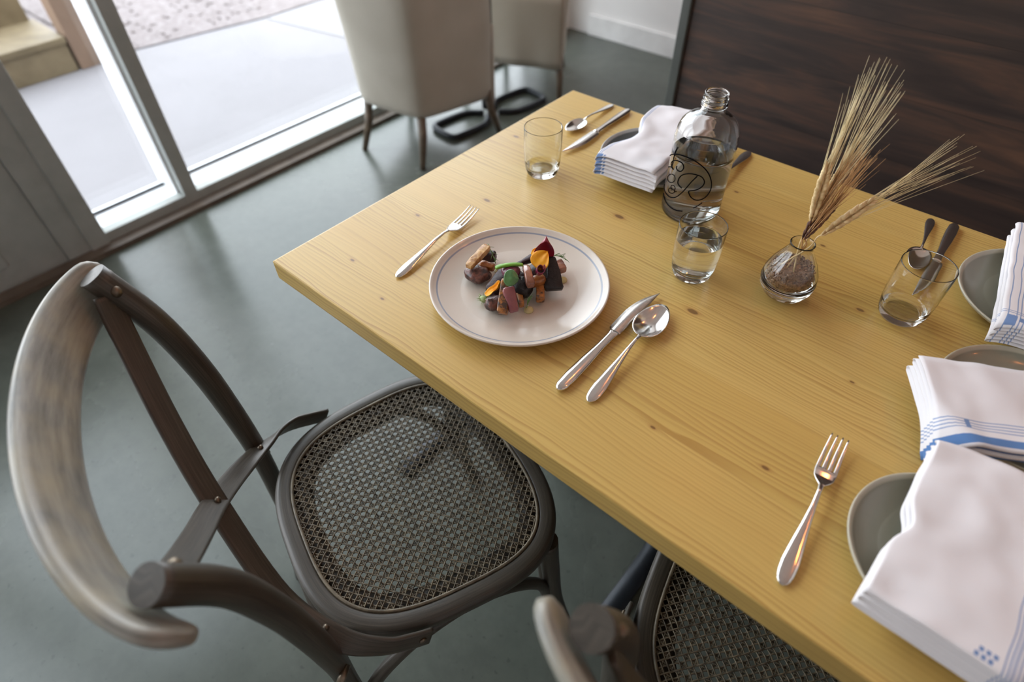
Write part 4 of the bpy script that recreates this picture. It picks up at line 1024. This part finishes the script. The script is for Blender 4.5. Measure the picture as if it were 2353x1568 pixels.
# left group
lump('beet_disc', (-.0600, -.0275, .7680), (.0205, .0175, .0085), M_BROWNB2, 'seared brown beet slice at the front of the small left group', 'beet', 3, grp=VG)
baton('beet_wedge', (-.0860, .0080, .768), (-.0650, .0200, .770), .020, .020, M_BEET, 'dark beet wedge behind the parsnip baton', 'beet', 4, 0.7, 2.6, grp=VG)
baton('carrot_piece', (-.0700, -.0100, .771), (-.0480, -.0020, .770), .012, .012, M_CARROT, 'short orange carrot piece poking out right of the small left group', 'carrot', 5, 0.9, 2.6, grp=VG)
baton('parsnip_baton', (-.0740, .0120, .790), (-.0680, -.0380, .784), .0135, .0095, M_PARSNIP, 'golden roasted parsnip baton lying on the small left group', 'parsnip', 6, 0.9, 6.0, grp=VG)
SG = 'pale sauce dots on the plate'
def dollop(x, y, r, label):
    b = MB(); b.lathe([(0, 0.0), (r, 0.0), (r * 1.02, 0.0014), (r * 0.92, 0.0034), (r * 0.66, 0.0052), (r * 0.3, 0.0062), (0, 0.0068)], 24)
    return b.build('sauce_dot', M_SAUCE, loc=(PX + x, PY + y, ZT + 0.0062), label=label, cat='sauce', group=SG)
dollop(-.0490, .0105, .0090, 'largest pale sauce dot, beside the small left group')
dollop(.0405, .0545, .0070, 'pale sauce dot right of the black beet wedge')
dollop(.0430, -.0300, .0072, 'pale sauce dot in front of the vegetable pile')
# main pile
baton('beet_wedge', (-.0190, -.0060, .776), (-.0130, -.0500, .771), .027, .021, M_BEET, 'dark beet wedge at the left end of the main pile', 'beet', 7, 0.8, 2.4, grp=VG)
baton('beet_wedge', (-.0210, .0180, .777), (-.0060, .0500, .783), .014, .013, M_BEET, 'thin dark beet wedge at the back of the pile below the crimson leaf', 'beet', 8, 1.0, 2.6, t0=0.4, grp=VG)
lump('beet_chunk', (.0020, -.0590, .7675), (.0125, .0135, .0085), M_BROWNB2, 'brown beet chunk under the lower orange petal', 'beet', 9, grp=VG)
lump('beet_chunk', (.0170, -.0130, .774), (.0150, .0150, .0150), M_BLACKB, 'black beet chunk in the heart of the pile', 'beet', 10, grp=VG)
lump('beet_chunk', (.0020, -.0060, .774), (.0160, .0150, .0140), M_BEET, 'dark beet chunk under the purple onion layer', 'beet', 31, grp=VG)
lump('beet_chunk', (.0130, .0240, .775), (.0150, .0190, .0140), M_BEET, 'dark beet chunk under the large orange petal', 'beet', 32, grp=VG)
baton('carrot_baton', (.0180, -.0130, .780), (.0340, .0170, .781), .014, .014, M_CARROT, 'orange carrot baton lying across the right of the pile', 'carrot', 11, 1, 3, grp=VG)
baton('carrot_baton', (.0290, .0140, .7705), (.0500, -.0120, .7675), .0125, .013, M_CHARC, 'charred carrot baton pointing forward from the right of the pile', 'carrot', 12, 1, 3.5, grp=VG)
baton('carrot_baton', (.0150, -.0200, .770), (.0370, -.0380, .7675), .010, .012, M_CHARC, 'thin carrot baton behind the pink onion wedge', 'carrot', 13, 0.8, 3, grp=VG)
baton('carrot_baton', (.0010, -.0330, .795), (.0275, -.0700, .7690), .0145, .012, M_CHARC, 'charred carrot baton at the front of the pile leaning to the plate', 'carrot', 14, 1.12, 3.6, t0=0.75, grp=VG)
baton('onion_wedge', (.0140, -.0420, .793), (.0385, -.0560, .7690), .023, .012, M_ONION, 'pink onion wedge at the front beside the leaning carrot', 'onion', 15, 0.62, 2.4, t0=0.8, grp=VG)
baton('onion_wedge', (.0030, .0090, .794), (.0360, -.0170, .791), .015, .011, M_ONION2, 'glossy browned onion wedge across the top of the pile', 'onion', 16, 0.9, 2.4, t0=0.7, bow=0.006, grp=VG)
lump('onion_layer', (-.0060, -.0120, .7925), (.0140, .0125, .0090), M_PURPLE, 'purple onion layer under the green pod', 'onion', 17, amp=0.06, grp=VG)
baton('beet_wedge', (.0250, .0450, .800), (.0530, .0170, .7690), .027, .014, M_BLACKB, 'large black beet wedge leaning at the right of the pile', 'beet', 18, 1.15, 3.0, t0=0.42, grp=VG)
baton('potato_wedge', (.0180, .0690, .771), (.0370, .0600, .770), .016, .014, M_ONION2, 'reddish roast wedge behind the black beet wedge', 'vegetable', 19, 0.8, 2.5, grp=VG)
petal('beet_leaf', (.0150, .0400, .8170), (0.12, -0.02, 1), (0.75, 0.60, 0), .044, .030, M_LEAFR, 'pointed crimson leaf standing on top of the pile', 'leaf', 0.5, 0.62)
petal('flower_petal', (.0215, .0245, .8070), (0.25, 0.62, 0.66), (0.85, 0.05, -0.2), .030, .030, M_PETAL, 'large orange petal in front of the crimson leaf', 'petal', 0.16, 0.8, 0.0012, 3, grp='orange petals')
petal('flower_petal', (-.0050, .0420, .7960), (0.2, 0.6, 0.7), (0.8, -0.2, 0.1), .013, .010, M_PETAL, 'small orange petal tucked behind the crimson leaf', 'petal', 0.35, 0.8, 0.0005, 5, grp='orange petals')
petal('flower_petal', (-.0030, -.0520, .7840), (0.25, 0.90, 0.30), (0.75, -0.3, 0.25), .029, .015, M_PETAL, 'orange petal at the lower left of the pile', 'petal', 0.7, 0.6, 0.0012, 7, grp='orange petals')
def ribbon():
    b = MB()
    def fn(u, v):
        a = u * 4.6 * PI / 2; rr = 0.0042 + 0.0042 * u
        return Vector((rr * math.cos(a) * 0.85, (v - 0.5) * 0.017 + 0.001 * math.sin(a * 2), rr * math.sin(a)))
    b.grid(fn, 36, 6); o = b.build('beet_ribbon', M_RIBBON, loc=(PX + .0300, PY + .0110, .8000), solid=0.0009, label='rolled magenta beet ribbon beside the large orange petal', cat='beet')
    o.rotation_euler = (R(-52), R(10), R(38))
ribbon()
baton('green_pod', (-.0220, -.0280, .8005), (.0050, .0030, .8010), .0070, .0040, M_POD, 'bright green pod lying over the purple onion', 'pod', 21, 0.9, 2.2, bow=0.003)
petal('round_leaf', (.0140, -.0340, .8060), (0.85, 0.50, -0.05), (-0.35, 0.70, 0.55), .0215, .025, M_GREEN, 'round green leaf on the front of the pile', 'leaf', 0.35, 0.85, 0.0004, 2)
def dill(name, c, dirs, label, bud=None, n=14, seed=1, L=0.016):
    rg = random.Random(seed); o = Vector((PX + c[0], PY + c[1], c[2])); b = MB()
    d0 = Vector(dirs).normalized(); stem = [Vector((0, 0, 0)), d0 * L * 0.5 + Vector((0, 0, 0.002)), d0 * L]
    C = crom(stem, 5); b.tube(C, 0.0006, 6)
    for i in range(n):
        p = C[rg.randrange(2, len(C))]; q = (d0 + Vector((rg.uniform(-1, 1), rg.uniform(-1, 1), rg.uniform(-0.1, 0.6))) * 0.9).normalized() * rg.uniform(0.005, 0.011)
        b.tube([p, p + q * 0.5 + Vector((0, 0, 0.0006)), p + q], [0.00045, 0.0004, 0.0002], 5)
    if bud is None: return b.build(name, M_DILL, loc=o, label=label, cat='herb', group='feathery herb sprigs')
    r = empty(name, o, 0, label, 'herb', 'feathery herb sprigs'); b.build('fronds', M_DILL, r)
    k = MB(); k.ball((0, 0, 0.0005), (0.0065, 0.0055, 0.005), 14)
    for i in range(40):
        a = rg.random() * 2 * PI; q = Vector((math.cos(a), math.sin(a), rg.uniform(-0.1, 0.9))).normalized(); k.tube([q * 0.004, q * 0.0075, q * rg.uniform(0.009, 0.012)], [0.0006, 0.0004, 0.0001], 4)
    k.build('bud', M_FENNEL, r); return r
dill('dill_sprig', (-.0790, .0180, .789), (0.75, -0.35, -0.45), 'dill sprig hanging over the left sauce dot', seed=2, L=0.034, n=12)
dill('dill_sprig', (.0440, -.0360, .766), (-0.35, 0.9, 0.5), 'dill sprig beside the front sauce dot', seed=3, L=0.018, n=8)
dill('dill_sprig', (.0220, .0480, .800), (0.8, 0.35, -0.1), 'dill sprig right of the crimson leaf', seed=4, L=0.022, n=14)
dill('fennel_flower', (-.0190, -.0590, .7620), (0.35, 0.75, 0.5), 'pale fennel bud with green fronds at the left rim of the pile', bud=1, seed=6, L=0.014, n=18)

# ------------------------------------------------------------------ pendant lamps (warm filament bulbs)
M_BULB = bpy.data.materials.new('warm_filament'); M_BULB.use_nodes = True
bnt = M_BULB.node_tree; bnt.nodes.clear(); be = bnt.nodes.new('ShaderNodeEmission'); bo = bnt.nodes.new('ShaderNodeOutputMaterial')
be.inputs[0].default_value = (1.0, 0.28, 0.06, 1); be.inputs[1].default_value = 150; bnt.links.new(be.outputs[0], bo.inputs[0])
def pendant(x, y, z, where):
    r = empty('pendant_lamp', (x, y, z), 0, 'small bare bulb pendant hanging ' + where, 'lamp', 'bare bulb pendants')
    b = MB(); b.ball((0, 0, 0), (0.017, 0.017, 0.022), 16); b.build('bulb', M_BULB, r)
    b = MB(); b.tube([(0, 0, 0.019), (0, 0, 0.070)], 0.014, 14); b.build('socket', M_IRON, r)
    b = MB(); b.tube([(0, 0, 0.070), (0, 0, ZC - z)], 0.003, 8); b.build('cord', M_IRON, r)
for x, y, z, wh in ((0.5, 1.0, 2.2, 'over the back edge of the pine table'), (1.5, 0.9, 2.3, 'over the right half of the table'), (2.4, 1.2, 2.2, 'near the banquette'), (0.9, 2.2, 2.3, 'behind the banquette'), (2.3, -0.6, 2.3, 'right of the camera')): pendant(x, y, z, wh)
